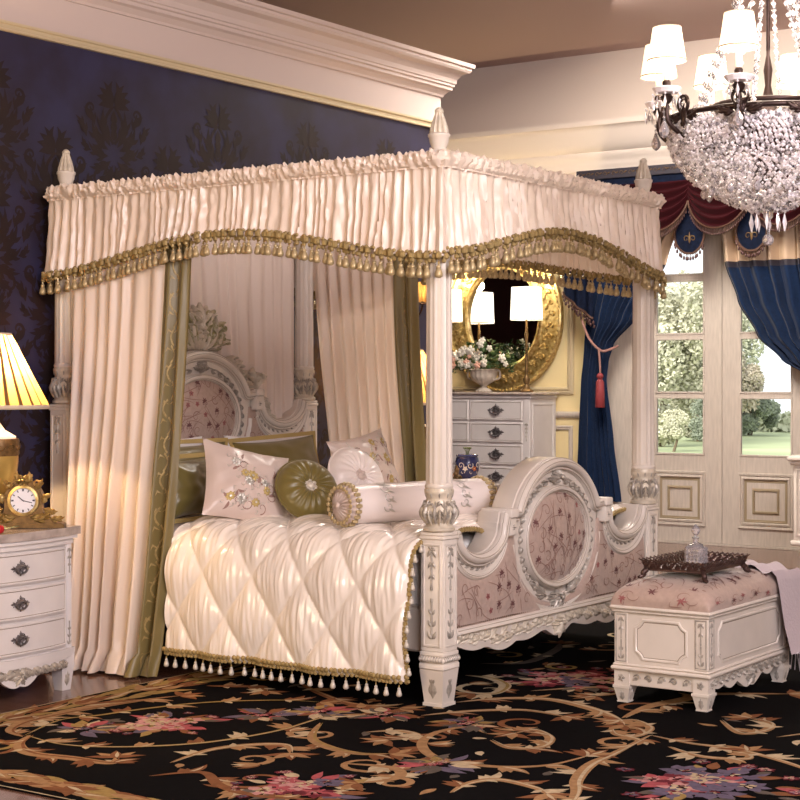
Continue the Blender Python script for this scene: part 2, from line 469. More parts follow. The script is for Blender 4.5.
# ============================================================ THE ROOM
b = MB(); b.box((-6, -7, -.1), (9, 7.45, 0)); struct('floor', b, 'floor_wood')
b = MB(); b.box((-6, -7, 4.4), (9, 7.45, 4.5)); struct('ceiling', b, 'ceiling_mauve')
b = MB(); b.box((9, -7, -.1), (9.1, 7.45, 4.5)); struct('wall_right', b, 'wall_frieze')
b = MB(); b.box((-6, -7.1, -.1), (9, -7, 4.5)); struct('wall_front', b, 'dark_maroon_paint')
b = MB(); b.box((-6.1, -7, -.1), (-6, 7.45, 4.5)); struct('wall_far_left', b, 'dark_maroon_paint')
YB = 7.3
b = MB()
b.box((-6, YB, 0), (-.29, YB+.15, 3.28)); b.box((1.40, YB, 0), (9, YB+.15, 3.28)); b.box((-.29, YB, 3.05), (1.40, YB+.15, 3.28))
b.box((-6, YB, 3.28), (9, YB+.15, 4.4), mi=1)
MY = planeY(YB)
pf = [(-.035, 0), (-.03, .02), (-.012, .026), (-.006, .014), (.006, .014), (.012, .026), (.03, .018), (.035, 0)]
def rect(x0, x1, z0, z1): return [(x0, z0), (x1, z0), (x1, z1), (x0, z1)]
for r in (rect(-2.95, -.92, 1.34, 3.0), rect(-4.6, -3.1, 1.34, 3.0)): b.sweep(MY, r, pf, True, 2)
for r in (rect(-2.9, -1.9, .25, 1.0), rect(-1.8, -.92, .25, 1.0), rect(-.66, -.33, .82, 2.9), rect(-.66, -.33, .20, .66), rect(1.5, 2.3, .82, 2.9), rect(1.5, 2.3, .2, .66)):
    b.sweep(MY, r, [(q[0]*.6, q[1]*.7) for q in pf], True, 3)
struct('wall_back', b, ['wall_cream', 'wall_frieze', 'gilt_trim', 'door_oak'])
b = MB(); b.sweep(MY, [(-6, 1.12), (-.74, 1.12)], [(-.03, 0), (-.025, .02), (0, .035), (.02, .03), (.03, 0)])
struct('trim_2', b, 'door_oak', True)
b = MB(); b.box((-.73, YB-.03, 0), (-.29, YB, 3.1), .005); b.box((1.40, YB-.03, 0), (2.4, YB, 3.1), .005)
struct('trim_3', b, 'door_oak')
b = MB(); crown = [(0, 0), (.0, .03), (.03, .035), (.05, .05), (.06, .05), (.10, .07), (.13, .10), (.16, .10), (.17, .12), (.22, .16), (.27, .19), (.33, .22), (.36, .24), (.37, .27), (.40, .28), (.42, .28), (.43, 0)]
b.sweep(MY, [(-6, 3.33), (9, 3.33)], crown); struct('trim_4', b, 'wall_frieze', True)
b = MB()
for x0, x1 in ((-6, -.29), (1.40, 9)): b.sweep(MY, [(x0, 0), (x1, 0)], [(0, 0), (0, .05), (.09, .05), (.10, .03), (.13, .028), (.135, 0)])
struct('baseboard_back', b, 'antique_white')

# the damask partition wall behind the bed
def damask(mb, M, a, b_, s, h, mi):
    def Q(x, y): return a+x*s, b_+y*s
    for sg in (-1, 1):
        ms = lambda a_: a_ if sg > 0 else PI-a_
        for an, L, W in ((1.35, .17, .035), (1.0, .16, .04), (.62, .15, .04), (.2, .13, .035)):
            x, y = Q(sg*.01, .20); mb.leaf(M, x, y, ms(an), L*s, W*s*.72, h, -sg*.7, mi, True)
        x, y = Q(sg*.02, .17); mb.leaf(M, x, y, ms(1.1), .2*s, .03*s, h, sg*1.2, mi, True)
        for (x0, y0, an, L, W, cu) in ((.03, -.06, .9, .26, .045, 1.0), (.05, -.08, .35, .24, .045, 1.3), (.05, -.12, -.1, .2, .04, 1.2), (.03, -.15, -.7, .20, .04, 1.0),
                                      (.02, -.2, -1.0, .16, .03, .9), (.17, .06, 1.4, .15, .03, -1.4), (.24, -.02, 1.3, .16, .035, -.9), (.2, -.1, .2, .12, .03, 1.5), (.1, .0, 1.5, .14, .025, .5)):
            x, y = Q(sg*x0, y0); mb.acanthus(M, x, y, ms(an), L*s, W*s*.95, h, sg*cu, mi, True, 2)
        x, y = Q(sg*.20, .16); mb.spiral(M, (x, y), .055*s, ms(-1.6), 1.0, sg, .013*s, h, mi, True)
        x, y = Q(sg*.13, -.27); mb.spiral(M, (x, y), .05*s, ms(1.2), 1.0, -sg, .012*s, h, mi, True)
        pts = [Q(sg*(.075*math.sin(PI*t/8)+.004), -.04+.24*t/8) for t in range(9)]
        mb.ridge(M, pts, .011*s, h, mi, None, True)
    x, y = Q(0, -.02)
    for k in range(3): mb.leaf(M, x, y+.05*s*k, PI/2, .09*s, .03*s, h, 0, mi, True)
    for k in range(5):
        an = -PI/2+(k-2)*.42; x, y = Q(0, -.22); mb.leaf(M, x, y, an, .14*s, .022*s, h, 0, mi, True)
b = MB(); b.box((-.25, -7, 0), (0, 3.72, 3.2)); b.box((-.25, -7, 3.2), (0, 3.72, 3.5), mi=1)
MX = planeX(.0)
k = 0
for ci in range(12):
    for ri in range(6):
        y = -1.25+ci*.43; z = .35+ri*.60+(.30 if ci % 2 else 0)
        if 2.78 < z or y > 3.4: continue
        damask(b, MX, y, z, .86, .0015, 2)
        damask(b, MX, y, z-.30, .42, .0015, 2)
struct('wall_left', b, ['navy_paper', 'cornice_paint', 'damask_brown'])
path = [(0, -7), (0, 3.72), (-.25, 3.72)]
cyma = [(.0, 3.43), (-.012, 3.43), (-.018, 3.445), (-.04, 3.47), (-.06, 3.48), (-.06, 3.50), (-.072, 3.505), (-.072, 3.52), (-.08, 3.525), (-.085, 3.555), (-.11, 3.59), (-.15, 3.605), (-.16, 3.62), (-.16, 3.635), (-.175, 3.64), (-.18, 3.665), (.02, 3.665)]
def MZ(a, b_, h): return V(a, b_, h)
b = MB(); b.sweep(MZ, path, cyma); struct('trim_1', b, 'cornice_paint')
b = MB(); b.sweep(MZ, path, [(0, 3.195), (-.018, 3.197), (-.018, 3.205), (-.010, 3.21), (-.010, 3.23), (-.02, 3.235), (-.02, 3.247), (0, 3.25)])
struct('trim_5', b, 'gilt_trim')

# ------------------------------------------------------------ the glazed doors
rows = ((.785, 1.285), (1.325, 1.80), (1.84, 2.31), (2.36, 2.82))
def glazed_door(name, x0, x1, px0, px1):
    b = MB(); y0, y1 = YB+.02, YB+.07
    b.box((x0, y0, .02), (px0, y1, 2.98), .003); b.box((px1, y0, .02), (x1, y1, 2.98), .003)
    b.box((px0-.001, y0, .02), (px1+.001, y1, .785), .002); b.box((px0, y0, 2.82), (px1, y1, 2.98), .002)
    for a, c in zip(rows, rows[1:]): b.box((px0-.001, y0, a[1]), (px1+.001, y1, c[0]), .004)
    M = planeY(y0)
    mold = [(-.03, 0), (-.025, .014), (-.008, .012), (-.002, .002), (.004, .012), (.02, .016), (.028, 0)]
    b.sweep(M, rect(px0+.012, px1-.012, .19, .61), mold, True, 0)
    b.sweep(M, rect(px0+.05, px1-.05, .23, .57), [(-.012, 0), (-.006, .006), (0, .0015), (.008, .0015), (.012, 0)], True, 1)
    b.sweep(M, rect(px0+.13, px1-.13, .31, .49), [(-.02, 0), (-.012, .01), (0, .012), (.006, 0)], True, 1)
    for r in rows: b.sweep(M, rect(px0, px1, *r), [(-.006, 0), (-.003, .006), (.010, .006), (.012, -.01)], True, 0)
    o = struct(name, b, ['door_oak', 'door_groove'])
    for r in rows:
        g = MB(); g.box((px0, y0+.022, r[0]), (px1, y0+.028, r[1])); obj('glass_pane', g, 'glass', o, False)
    return o
glazed_door('door_1', -.24, .550, -.075, .385)
glazed_door('door_2', .554, 1.35, .719, 1.185)
b = MB(); b.box((-.29, YB-.02, 0), (-.245, YB+.12, 3.05), .004); b.box((1.355, YB-.02, 0), (1.40, YB+.12, 3.05), .004); b.box((-.245, YB-.02, 2.99), (1.355, YB+.12, 3.05), .004)
b.box((-.245, YB, 0), (1.355, YB+.12, .018), .002)
struct('trim_6', b, 'door_oak')

# ------------------------------------------------------------ the garden beyond the doors
b = MB(); b.grid(lambda u, v: V(-45+75*u, 7.5+36*v, -.12+.05*noise.noise(V(u*20, v*9, 0))), 60, 30); struct('ground', b, 'grass', True)
def crown(c, r, n, leaf, seed, name, m, parent=None):
    n = int(n*6); leaf *= .34
    R = random.Random(seed); b = MB()
    blobs = [(V(R.gauss(0, .42), R.gauss(0, .42), R.gauss(0, .42)), R.uniform(.25, .45)) for _ in range(14)]
    for _ in range(n):
        q, br = R.choice(blobs); d = V(R.gauss(0, 1), R.gauss(0, 1), R.gauss(0, 1)); d.normalize()
        p = q+d*br*R.random()**.3
        if p.length > 1.05: p = p.normalized()*R.uniform(.8, 1.0)
        p = V(c[0]+p.x*r[0], c[1]+p.y*r[1], c[2]+p.z*r[2]); s_ = leaf*R.uniform(.6, 1.4)
        t = V(R.gauss(0, 1), R.gauss(0, 1), R.gauss(0, 1)).normalized(); o_ = t.orthogonal().normalized()
        b.add([p-t*s_, p+o_*s_*.6, p+t*s_, p-o_*s_*.6], [(0, 1, 2, 3)])
    return obj(name, b, m, parent, False)
def tree(x, y, zc, r, m, label, seed, group=None, n=2600, leaf=.16, trunk=True, name='garden_tree', cat='tree'):
    t = thing(name, label, cat, (x, y, -.12), group)
    crown((x, y, zc), r, n, leaf, seed, 'crown', m, t)
    tb = MB(); tb.tube([(x, y, -.14), (x+.1, y, zc*.4), (x, y, zc+.2*r[2])], [r[0]*.09, r[0]*.07, r[0]*.03], 8)
    for k in range(5):
        a = k*1.3; tb.tube([(x+.05, y, zc*.55), (x+r[0]*.4*math.cos(a), y+r[1]*.4*math.sin(a), zc+r[2]*.2)], [r[0]*.04, r[0]*.012], 6)
    obj('trunk', tb, 'bark', t)
    return t
tree(-11.1, 30.3, 2.3, (1.3, 1.5, 2.3), 'tree_haze_pale', 'tall pale green tree beyond the left edge of the left door', 1, n=3600)
tree(-11.6, 33.6, 2.3, (1.2, 1.3, 2.3), 'tree_haze_pale', 'pale leafy tree filling the left door beside its centre stile', 2, n=3200)
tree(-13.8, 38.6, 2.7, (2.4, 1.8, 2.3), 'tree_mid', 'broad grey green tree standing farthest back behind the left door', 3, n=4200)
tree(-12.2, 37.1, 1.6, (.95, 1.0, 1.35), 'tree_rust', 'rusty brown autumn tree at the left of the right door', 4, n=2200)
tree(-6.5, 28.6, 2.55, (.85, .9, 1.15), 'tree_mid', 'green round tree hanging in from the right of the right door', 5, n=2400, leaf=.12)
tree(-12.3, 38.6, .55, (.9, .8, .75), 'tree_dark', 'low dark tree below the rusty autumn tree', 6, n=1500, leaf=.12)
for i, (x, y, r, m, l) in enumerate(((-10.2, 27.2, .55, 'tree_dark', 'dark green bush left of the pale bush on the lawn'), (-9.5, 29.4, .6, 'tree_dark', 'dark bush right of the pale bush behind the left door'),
                                     (-9.2, 27.0, .42, 'tree_haze_pale', 'pale yellow green bush in front on the lawn'))):
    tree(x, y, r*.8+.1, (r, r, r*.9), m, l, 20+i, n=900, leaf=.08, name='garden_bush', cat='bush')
b = MB(); R = random.Random(3)
for i in range(4500):
    x = R.uniform(-26, -6); p = V(x, 42+R.uniform(-.5, .5), R.uniform(-.1, .38+.22*noise.noise(V(x*.7, 0, 0)))); t = V(R.gauss(0, 1), R.gauss(0, 1), R.gauss(0, 1)).normalized(); o_ = t.orthogonal().normalized()
    b.add([p-t*.14, p+o_*.1, p+t*.14, p-o_*.1], [(0, 1, 2, 3)])
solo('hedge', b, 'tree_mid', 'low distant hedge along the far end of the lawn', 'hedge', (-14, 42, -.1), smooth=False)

# ============================================================ THE BED
bed = thing('canopy_bed', 'large antique white four poster canopy bed with carved headboard and footboard', 'bed', (1.27, 1.0, 0))
AX, HX = 2.428, .12
def post(x, y, foot):
    b = MB(); zc = .765 if foot else 1.306      # bottom of the capital
    s = .058
    b.box((x-.066, y-.066, .165), (x+.066, y+.066, .195), .006)
    # tapered foot
    for (z0, z1, w0, w1) in ((0, .02, .052, .052), (.02, .165, .047, .062)):
        L = [(x+sx*(w0 if k == 0 else w1), y+sy*(w0 if k == 0 else w1), z0 if k == 0 else z1) for k in (0, 1) for sx, sy in ((-1, -1), (1, -1), (1, 1), (-1, 1))]
        b.add(L, [(0, 1, 5, 4), (1, 2, 6, 5), (2, 3, 7, 6), (3, 0, 4, 7), (3, 2, 1, 0), (4, 5, 6, 7)])
    b.box((x-.070, y-.070, .195), (x+.070, y+.070, .225), .012); b.box((x-.063, y-.063, .225), (x+.063, y+.063, .245), .004)
    b.box((x-s, y-s, .245), (x+s, y+s, zc-.03), .003)
    b.box((x-.064, y-.064, zc-.032), (x+.064, y+.064, zc-.016), .004); b.box((x-.060, y-.060, zc-.016), (x+.060, y+.060, zc), .004)
    o = obj('post', b, 'antique_white', bed, 'auto')
    f = MB(); c = MB()
    for M in (lambda a, q, h: V(x+s+h, y+a, q), lambda a, q, h: V(x+a, y-s-h, q), lambda a, q, h: V(x-s-h, y-a, q), lambda a, q, h: V(x-a, y+s+h, q)):
        f.sweep(M, rect(-.042, .042, .27, zc-.055), [(-.006, 0), (-.003, .004), (.003, .004), (.006, 0)], True)
        garland(c, M, 0, zc-.075, zc-.235, .043, .007); garland(c, M, 0, .30, .46, .046, .007)
        c.blossom(M, 0, zc-.075, .02, .007)
        c.acanthus(lambda a, q, h: M(a, q, h+.0-(.165-q)*.07), 0, .04, PI/2, .10, .03, .005, lobes=3)
        for k in range(9): c.leaf(M, -.056+.014*k, .198, PI/2, .03, .007, .016)
    obj('panel_moulding', f, 'antique_white', o); obj('post_carving', c, 'carving', o, label='silvery gilt leaf carving')
    # capital
    b = MB(); r = .061
    b.lathe([(.058, 0), (.070, .006), (.070, .018), (.060, .026), (.054, .04), (.066, .055), (.076, .085), (.072, .11), (.060, .125), (.056, .15), (.064, .165), (.066, .18), (.060, .19), (.058, .20)], (x, y, zc), 32)
    for k in range(10):
        A = 2*PI*k/10
        def M(a, q, h, A=A):
            zz = q; rr = .056+.020*math.exp(-((zz-.085)/.035)**2)+h; return V(x+rr*math.cos(A+a/.06), y+rr*math.sin(A+a/.06), zc+zz)
        b.acanthus(M, 0, .035, PI/2, .105, .015, .014, lobes=3, mi=1); b.leaf(M, .0178, .03, PI/2, .08, .006, .012, 0, 0)
        b.spiral(M, (.0178, .125), .010, PI/2, 1.1, 1, .003, .014, 1); b.leaf(M, .0178, .178, -PI/2, .03, .007, .010, 0, 1); b.leaf(M, 0, .190, -PI/2, .022, .005, .010, 0, 1)
    obj('capital', b, ['carving_light', 'carving'], bed, label='carved acanthus capital')
    b = MB(); zt = 2.34
    pr = [(.058, 0), (.0605, .006), (.0605, .03)] + [(.0605-.004*t/6, .05+(zt-zc-.28)*t/6) for t in range(7)] + [(.052, zt-zc-.20)]
    b.lathe(pr, (x, y, zc+.20), 72, flute=14, famp=.10)
    b.lathe([(.060, 0), (.064, .008), (.060, .018), (.055, .022)], (x, y, zc+.19), 32)
    b.lathe([(.055, 2.335), (.064, 2.34), (.066, 2.36), (.066, 2.42), (.058, 2.43), (.046, 2.435)], (x, y, 0), 24)
    obj('column', b, 'antique_white', bed)
    b = MB(); b.lathe([(.030, 2.43), (.034, 2.45), (.042, 2.47), (.045, 2.49), (.049, 2.495), (.049, 2.505), (.040, 2.51)], (x, y, 0), 24)
    b.lathe([(.043, 2.51), (.040, 2.53), (.030, 2.565), (.019, 2.595), (.020, 2.60)], (x, y, 0), 48, 1, 12, .16)
    b.lathe([(.012, 2.597), (.020, 2.602), (.020, 2.61), (.012, 2.62), (.004, 2.624)], (x, y, 0), 16, 1)
    obj('finial', b, ['antique_white', 'carving_light'], bed, label='fluted cone finial')
post(AX, 0, True); post(AX, 2, True); post(HX, 0, False); post(HX, 2, False)
for lo, hi in (((.16, -.03, 2.36), (2.39, .03, 2.42)), ((.16, 1.97, 2.36), (2.39, 2.03, 2.42)), ((.09, .04, 2.36), (.15, 1.96, 2.42)), ((2.40, .04, 2.36), (2.46, 1.96, 2.42))):
    b = MB(); b.box(lo, hi, .006); obj('canopy_rail', b, 'antique_white', bed, False)
for y in (.03, 1.90):
    b = MB(); b.box((.18, y, .22), (2.37, y+.07, .42), .01); obj('side_rail', b, 'antique_white', bed, False)

def board(X, dz, name, sg, foot):
    """arched board between two posts; X is its room-side face, sg the side the carving looks to"""
    M = planeX(X, sg); cz = .685+dz; cy = 1.0; ry, rz = .408, .342
    a0 = math.asin((.803-.685)/.342)
    arch = [(cy+ry*math.cos(a), cz+rz*math.sin(a)) for a in [a0+(PI-2*a0)*i/32 for i in range(33)]]   # right -> left
    sh = .803+dz
    def swag(sd):       # from the shoulder down and up to the post (sd=+1: towards +y)
        P = [(cy+sd*(ry*math.cos(a0)+.0), sh), (cy+sd*.455, sh+.005), (cy+sd*.495, sh-.005), (cy+sd*.505, sh-.045)]
        n = 16
        for i in range(n+1):
            a = PI+ (PI*.97)*i/n
            P.append((cy+sd*(.715+.205*math.cos(a)), .755+dz+.135*math.sin(a)))
        return P
    R_ = swag(1); L_ = swag(-1)
    zb = .30 if foot else .40
    top = [(q[0], q[1]) for q in L_[::-1]]+arch[::-1]+R_       # left -> right
    ends = (.068, 1.932); top = [q for q in top if ends[0] < q[0] < ends[1]]
    top = [(ends[0], top[0][1])]+top+[(ends[1], top[-1][1])]
    b = MB()
    # body as vertical strips so that the outline can be concave
    n = len(top); L = []; F = []
    for h in (-.10, -.012):
        for (y, z) in top: L.append(M(y, zb, h)); L.append(M(y, z, h))
    for i in range(n-1):
        for o in (0, 2*n): F.append((o+2*i, o+2*i+2, o+2*i+3, o+2*i+1))
        F.append((2*i+1, 2*i+3, 2*n+2*i+3, 2*n+2*i+1)); F.append((2*i, 2*i+2, 2*n+2*i+2, 2*n+2*i))
    b.add(L, F)
    # thick rounded top moulding, projecting both ways
    prof = [(-.036, -.02), (-.035, .016), (-.028, .024), (-.020, .020), (-.016, .036), (-.004, .046), (.004, .046), (.006, .040), (.010, .040), (.016, .036), (.022, .024), (.026, .016), (.026, .006), (.021, .002), (.021, -.004), (.027, -.008), (.027, -.11), (.015, -.125), (-.02, -.12), (-.02, -.10)]
    b.sweep(M, top, prof)
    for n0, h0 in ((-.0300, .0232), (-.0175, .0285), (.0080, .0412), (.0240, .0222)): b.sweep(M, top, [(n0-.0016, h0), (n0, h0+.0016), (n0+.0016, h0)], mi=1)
    # moulded ring round the medallion
    ring = [(-.018, -.012), (-.016, .020), (-.006, .030), (.006, .028), (.010, .016), (.018, .014), (.02, -.012)]
    oc = (cy, cz-.015); b.sweep(M, ell(oc, (.309, .233), 56), ring, True)
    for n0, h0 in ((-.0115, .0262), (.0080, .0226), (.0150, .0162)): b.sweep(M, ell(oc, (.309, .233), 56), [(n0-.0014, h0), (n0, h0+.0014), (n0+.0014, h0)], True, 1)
    lower = ell(oc, (ry+.005, rz+.0), 30, PI+.02, 2*PI-.02, False)
    b.sweep(M, lower, [(-.03, -.012), (-.028, .012), (-.012, .022), (.004, .012), (.008, -.012)])
    b.sweep(M, ell(oc, (ry-.02, rz-.02), 56), [(-.03, -.012), (-.028, .004), (.028, .004), (.03, -.012)], True)
    for sd in (-1, 1):   # shoulder blocks and second swag moulding
        yy = cy+sd*.47; b.box(*[tuple(map(float, q)) for q in ((min(M(yy-.036, sh-.01, -.115).x, M(0, 0, .055).x), yy-.036, sh-.012), (max(M(yy-.036, sh-.01, -.115).x, M(0, 0, .055).x), yy+.036, sh+.030))], .006)
        b.box((min(M(0, 0, -.01).x, M(0, 0, .045).x), yy-.03, sh-.095), (max(M(0, 0, -.01).x, M(0, 0, .045).x), yy+.03, sh-.012), .006)
        sw = [(cy+sd*(.715+.235*math.cos(a)), .72+dz+.185*math.sin(a)) for a in [PI+.25+(PI-.5)*i/18 for i in range(19)]]
        b.sweep(M, sw, [(-.018, -.012), (-.015, .016), (-.004, .024), (.006, .012), (.018, .008), (.02, -.012)])
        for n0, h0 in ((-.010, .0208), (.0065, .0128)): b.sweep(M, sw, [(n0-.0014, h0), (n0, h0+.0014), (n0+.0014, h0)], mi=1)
        sw2 = [(cy+sd*(.715+.23*math.cos(a)), .735+dz+.155*math.sin(a)) for a in [PI+.2+(PI-.4)*i/18 for i in range(19)]]
        b.sweep(M, sw2, [(-.03, -.012), (-.028, .006), (.028, .006), (.03, -.012)])
    b.box(*sorted_box(M(.07, zb-.002, -.09), M(1.93, zb+.028, .035)), .008)
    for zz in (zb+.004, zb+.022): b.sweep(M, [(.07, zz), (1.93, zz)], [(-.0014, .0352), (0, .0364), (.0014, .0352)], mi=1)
    body = obj(name, b, ['antique_white', 'glaze_shade'], bed, 'auto')
    # pads
    def padM(inside_h):
        return lambda a, q, h: M(a, q, inside_h(a, q)+h)
    pc = (.298, .222)
    dome = lambda a, q: .004+.040*max(0, 1-((a-oc[0])/pc[0])**2-((q-oc[1])/pc[1])**2)**.6
    p = MB(); p.grid(lambda u, v: M(oc[0]+pc[0]*v*math.cos(2*PI*u), oc[1]+pc[1]*v*math.sin(2*PI*u), dome(oc[0]+pc[0]*v*math.cos(2*PI*u), oc[1]+pc[1]*v*math.sin(2*PI*u))), 48, 10, 0, True)
    ins = lambda a, q, m: ((a-oc[0])/(pc[0]-m*.6))**2+((q-oc[1])/(pc[1]-m*.6))**2 < 1
    floral(p, padM(dome), ins, (oc[0]-pc[0], oc[0]+pc[0], oc[1]-pc[1], oc[1]+pc[1]), 70, .0022, 5+int(foot), size=.036)
    obj('medallion_pad', p, ['upholstery', 'vine_brown', 'vine_tan', 'blossom_rose'], bed, label='oval floral upholstered centre')
    pn = MB()
    fl = lambda a, q: .006
    def dome2(a, q):
        d_ = abs(a-cy); zt_ = cz-rz*math.sqrt(max(0, 1-(d_/ry)**2))+.01 if d_ < ry else .72+dz-.185*math.sqrt(max(0, 1-(abs(d_-.715)/.235)**2))+.01
        hh = zt_-zb-.02; return .004+.020*math.sin(PI*min(.98, max(.02, (q-zb-.02)/max(.01, hh))))**.6*min(1, hh/.1)
    zt = .63+dz
    for sd in (-1, 1):
        y0, y1 = (.075, .86) if sd < 0 else (1.14, 1.925)
        def ztop(y):
            d_ = abs(y-cy); k_ = abs(d_-.715)/.235
            zsw = .72+dz-.185*math.sqrt(max(0, 1-k_*k_))
            return cz-rz*math.sqrt(max(0, 1-(d_/ry)**2))+.01 if d_ < ry else zsw+.01
        y0, y1 = (.075, .93) if sd < 0 else (1.07, 1.925)
        pn.grid(lambda u, v: M(y0+(y1-y0)*u, zb+.02+(ztop(y0+(y1-y0)*u)-zb-.02)*v, .004+.020*math.sin(PI*v)**.6*min(1, (ztop(y0+(y1-y0)*u)-zb-.02)/.1)), 60, 12)
    ins2 = lambda a, q, m: (.08+m*.5 < a < 1.92-m*.5) and zb+.03+m*.6 < q and ((a-oc[0])/(ry+m*.5))**2+((q-oc[1])/(rz+m*.5))**2 > 1 and \
        q < (.72+dz-.185*math.sqrt(max(0, 1-((abs(a-cy)-.715)/.235)**2)) if abs(abs(a-cy)-.715) < .235 else .7+dz)-.02-m*.5
    floral(pn, padM(dome2), ins2, (.08, 1.92, zb+.02, .68+dz), 130, .0022, 9+int(foot), size=.036)
    obj('upholstered_panel', pn, ['upholstery', 'vine_brown', 'vine_tan', 'blossom_rose'], bed, label='rosy floral upholstered panel')
    # nail heads
    nl = MB()
    for q in ell(oc, (pc[0]+.004, pc[1]+.004), 96): nl.ball(M(q[0], q[1], .008), .0048, 6)
    for sd in (-1, 1):
        for i in range(34):
            a = PI+.25+(PI-.5)*i/33; nl.ball(M(cy+sd*(.715+.262*math.cos(a)), .72+dz+.212*math.sin(a), .010), .0045, 6)
    for i in range(110): nl.ball(M(.085+1.83*i/109, zb+.036, .012), .0045, 6)
    obj('nailhead_trim', nl, 'nail_brass', bed, label='row of dark brass nail heads')
    # carving
    c = MB()
    for sg2 in (-1, 1):
        for k in range(15):
            a = PI/2-sg2*(.26+k*.175)
            q = (oc[0]+.350*math.cos(a), oc[1]+.277*math.sin(a)); tan = math.atan2(.290*math.cos(a), -.352*math.sin(a))+(PI if sg2 > 0 else 0)
            c.leaf(M, q[0], q[1], tan+.6, .038, .008, .020, -.8); c.leaf(M, q[0], q[1], tan-.6, .038, .008, .020, .8)
            c.ball(M(q[0], q[1], .010), .004, 6)
    for (yy, zz, s_, up) in ((cy, cz+.275, .8, 1), (cy, cz-.31, 1.1, -1)):
        for an in (-1.1, -.5, 0, .5, 1.1): c.acanthus(M, cy, zz-up*.02, PI/2*up+an, .09*s_, .022, .03, an*.5, lobes=2)
        c.blossom(M, cy, zz, .035, .04, 6, rot=.3); c.ball(M(cy, zz, .045), .012, 8)
    for sd in (-1, 1):
        c.acanthus(M, cy+sd*.10, cz-.30, (0 if sd > 0 else PI)+sd*.35, .16, .035, .028, sd*.6, lobes=3)
        for k in range(13):
            a = PI+.35+(PI-.7)*k/12
            q = (cy+sd*(.715+.222*math.cos(a)), .742+dz+.158*math.sin(a)); tan = math.atan2(.158*math.cos(a), -sd*.222*math.sin(a))
            c.leaf(M, q[0], q[1], tan+.6, .034, .007, .018, -.6); c.leaf(M, q[0], q[1], tan-.6, .034, .007, .018, .6)
        c.blossom(M, cy+sd*.47, sh-.055, .022, .05, 6)
    obj('board_carving', c, 'carving', bed, label='silvery leaf garlands carved in relief')
    if foot:       # carved apron with a wavy lower edge
        ap = MB(); c = MB(); pts = [(.07, zb)]; N = 60
        lowf = lambda y: .235-.05*math.exp(-((y-1)/.13)**2)-.022*abs(math.sin((y-.07)/1.86*PI*7))+.025*math.cos((y-1)*PI*2)
        top_ = [(.07+1.86*i/N, zb+.005) for i in range(N+1)]
        L = []; F = []
        for h in (-.02, .018):
            for (y, z) in top_: L.append(M(y, z, h)); L.append(M(y, lowf(y), h))
        n = N+1
        for i in range(N):
            for o in (0, 2*n): F.append((o+2*i, o+2*i+2, o+2*i+3, o+2*i+1))
            F.append((2*i+1, 2*i+3, 2*n+2*i+3, 2*n+2*i+1))
        ap.add(L, F)
        M2 = planeX(X+.018*sg, sg)
        for sd in (-1, 1):
            for k in range(9):
                y = cy+sd*(.10+.095*k); zz = lowf(y)+.035
                ap.acanthus(M2, y-sd*.04, zz+.03, (0 if sd > 0 else PI)-sd*.5, .11, .03, .016, sd*1.1, 1, lobes=3)
                ap.spiral(M2, (y+sd*.03, zz+.025), .024, PI, 1.1, sd, .006, .018, 1)
                ap.leaf(M2, y, zb-.005, (0 if sd > 0 else PI)-sd*.3, .08, .014, .012, -sd*.6, 1)
        for an in (-1.2, -.6, 0, .6, 1.2): ap.acanthus(M2, cy, .255, -PI/2+an, .08, .022, .024, an*.6, 1, lobes=2)
        ap.blossom(M2, cy, .265, .035, .03, 6, 1)
        obj('apron', ap, ['antique_white', 'carving_light'], bed, label='scalloped carved apron')
    return M
def sorted_box(a, b): return tuple(min(a[i], b[i]) for i in range(3)), tuple(max(a[i], b[i]) for i in range(3))
board(AX+.02, 0, 'footboard', 1, True)
Mh = board(HX+.04, .545, 'headboard', 1, False)
# pierced crest on the headboard
c = MB(); Mc = planeX(HX+.04, 1)
for h in (1, -1):
    Mk = planeX(HX+.03, h)
    for sd in (-1, 1):
        for (y, z, an, L, W, cu) in ((.01, 1.60, 1.45, .26, .045, .5), (.03, 1.60, 1.1, .24, .045, .7), (.05, 1.60, .75, .22, .045, .9), (.08, 1.60, .35, .18, .04, 1.3),
                                     (.10, 1.66, 1.2, .17, .035, -1.6), (.05, 1.72, 1.3, .15, .03, -1.3), (.16, 1.62, .9, .12, .03, -1.8)):
            c.acanthus(Mk, 1+sd*y, z, an if sd > 0 else PI-an, L, W*.8, .035, sd*cu, 0, lobes=3, mi2=1)
        for (y, z, r) in ((.09, 1.70, .045), (.15, 1.66, .04), (.05, 1.79, .035), (.19, 1.73, .03)):
            c.spiral(Mk, (1+sd*y, z), r, PI/2, 1.3, sd, .010, .04, 1)
        for k in range(4):     # scrolls running down the arch
            a = PI/2-sd*(.68+.17*k); q = (1+.44*math.cos(a), 1.23+.385*math.sin(a))
            c.spiral(Mk, q, .038, a, 1.3, sd, .012, .04, 0); c.acanthus(Mk, q[0], q[1], a-sd*1.1, .10, .03, .03, sd*.9, 0, lobes=2)
        for (y, z, an, L) in ((.50, 1.37, 1.5, .12), (.52, 1.40, 1.0, .10), (.47, 1.42, 1.9, .09), (.53, 1.33, -.4, .13), (.57, 1.27, -.7, .12), (.62, 1.22, -.4, .10)):
            c.acanthus(Mk, 1+sd*y, z, an if sd > 0 else PI-an, L, .03, .03, -sd*.9, 0, lobes=2)
        c.spiral(Mk, (1+sd*.50, 1.44), .035, 0, 1.3, sd, .012, .04, 0)
    for k in range(5): c.leaf(Mk, 1, 1.74, PI/2+(k-2)*.35, .13, .022, .04, (k-2)*.3)
    c.blossom(Mk, 1, 1.70, .05, .05, 6)
obj('crest', c, ['carving_light', 'crest_gilt'], bed, label='pierced acanthus crest with green gilt tint')
b = MB(); b.box((.20, .06, .36), (2.34, 1.94, .69), .07)
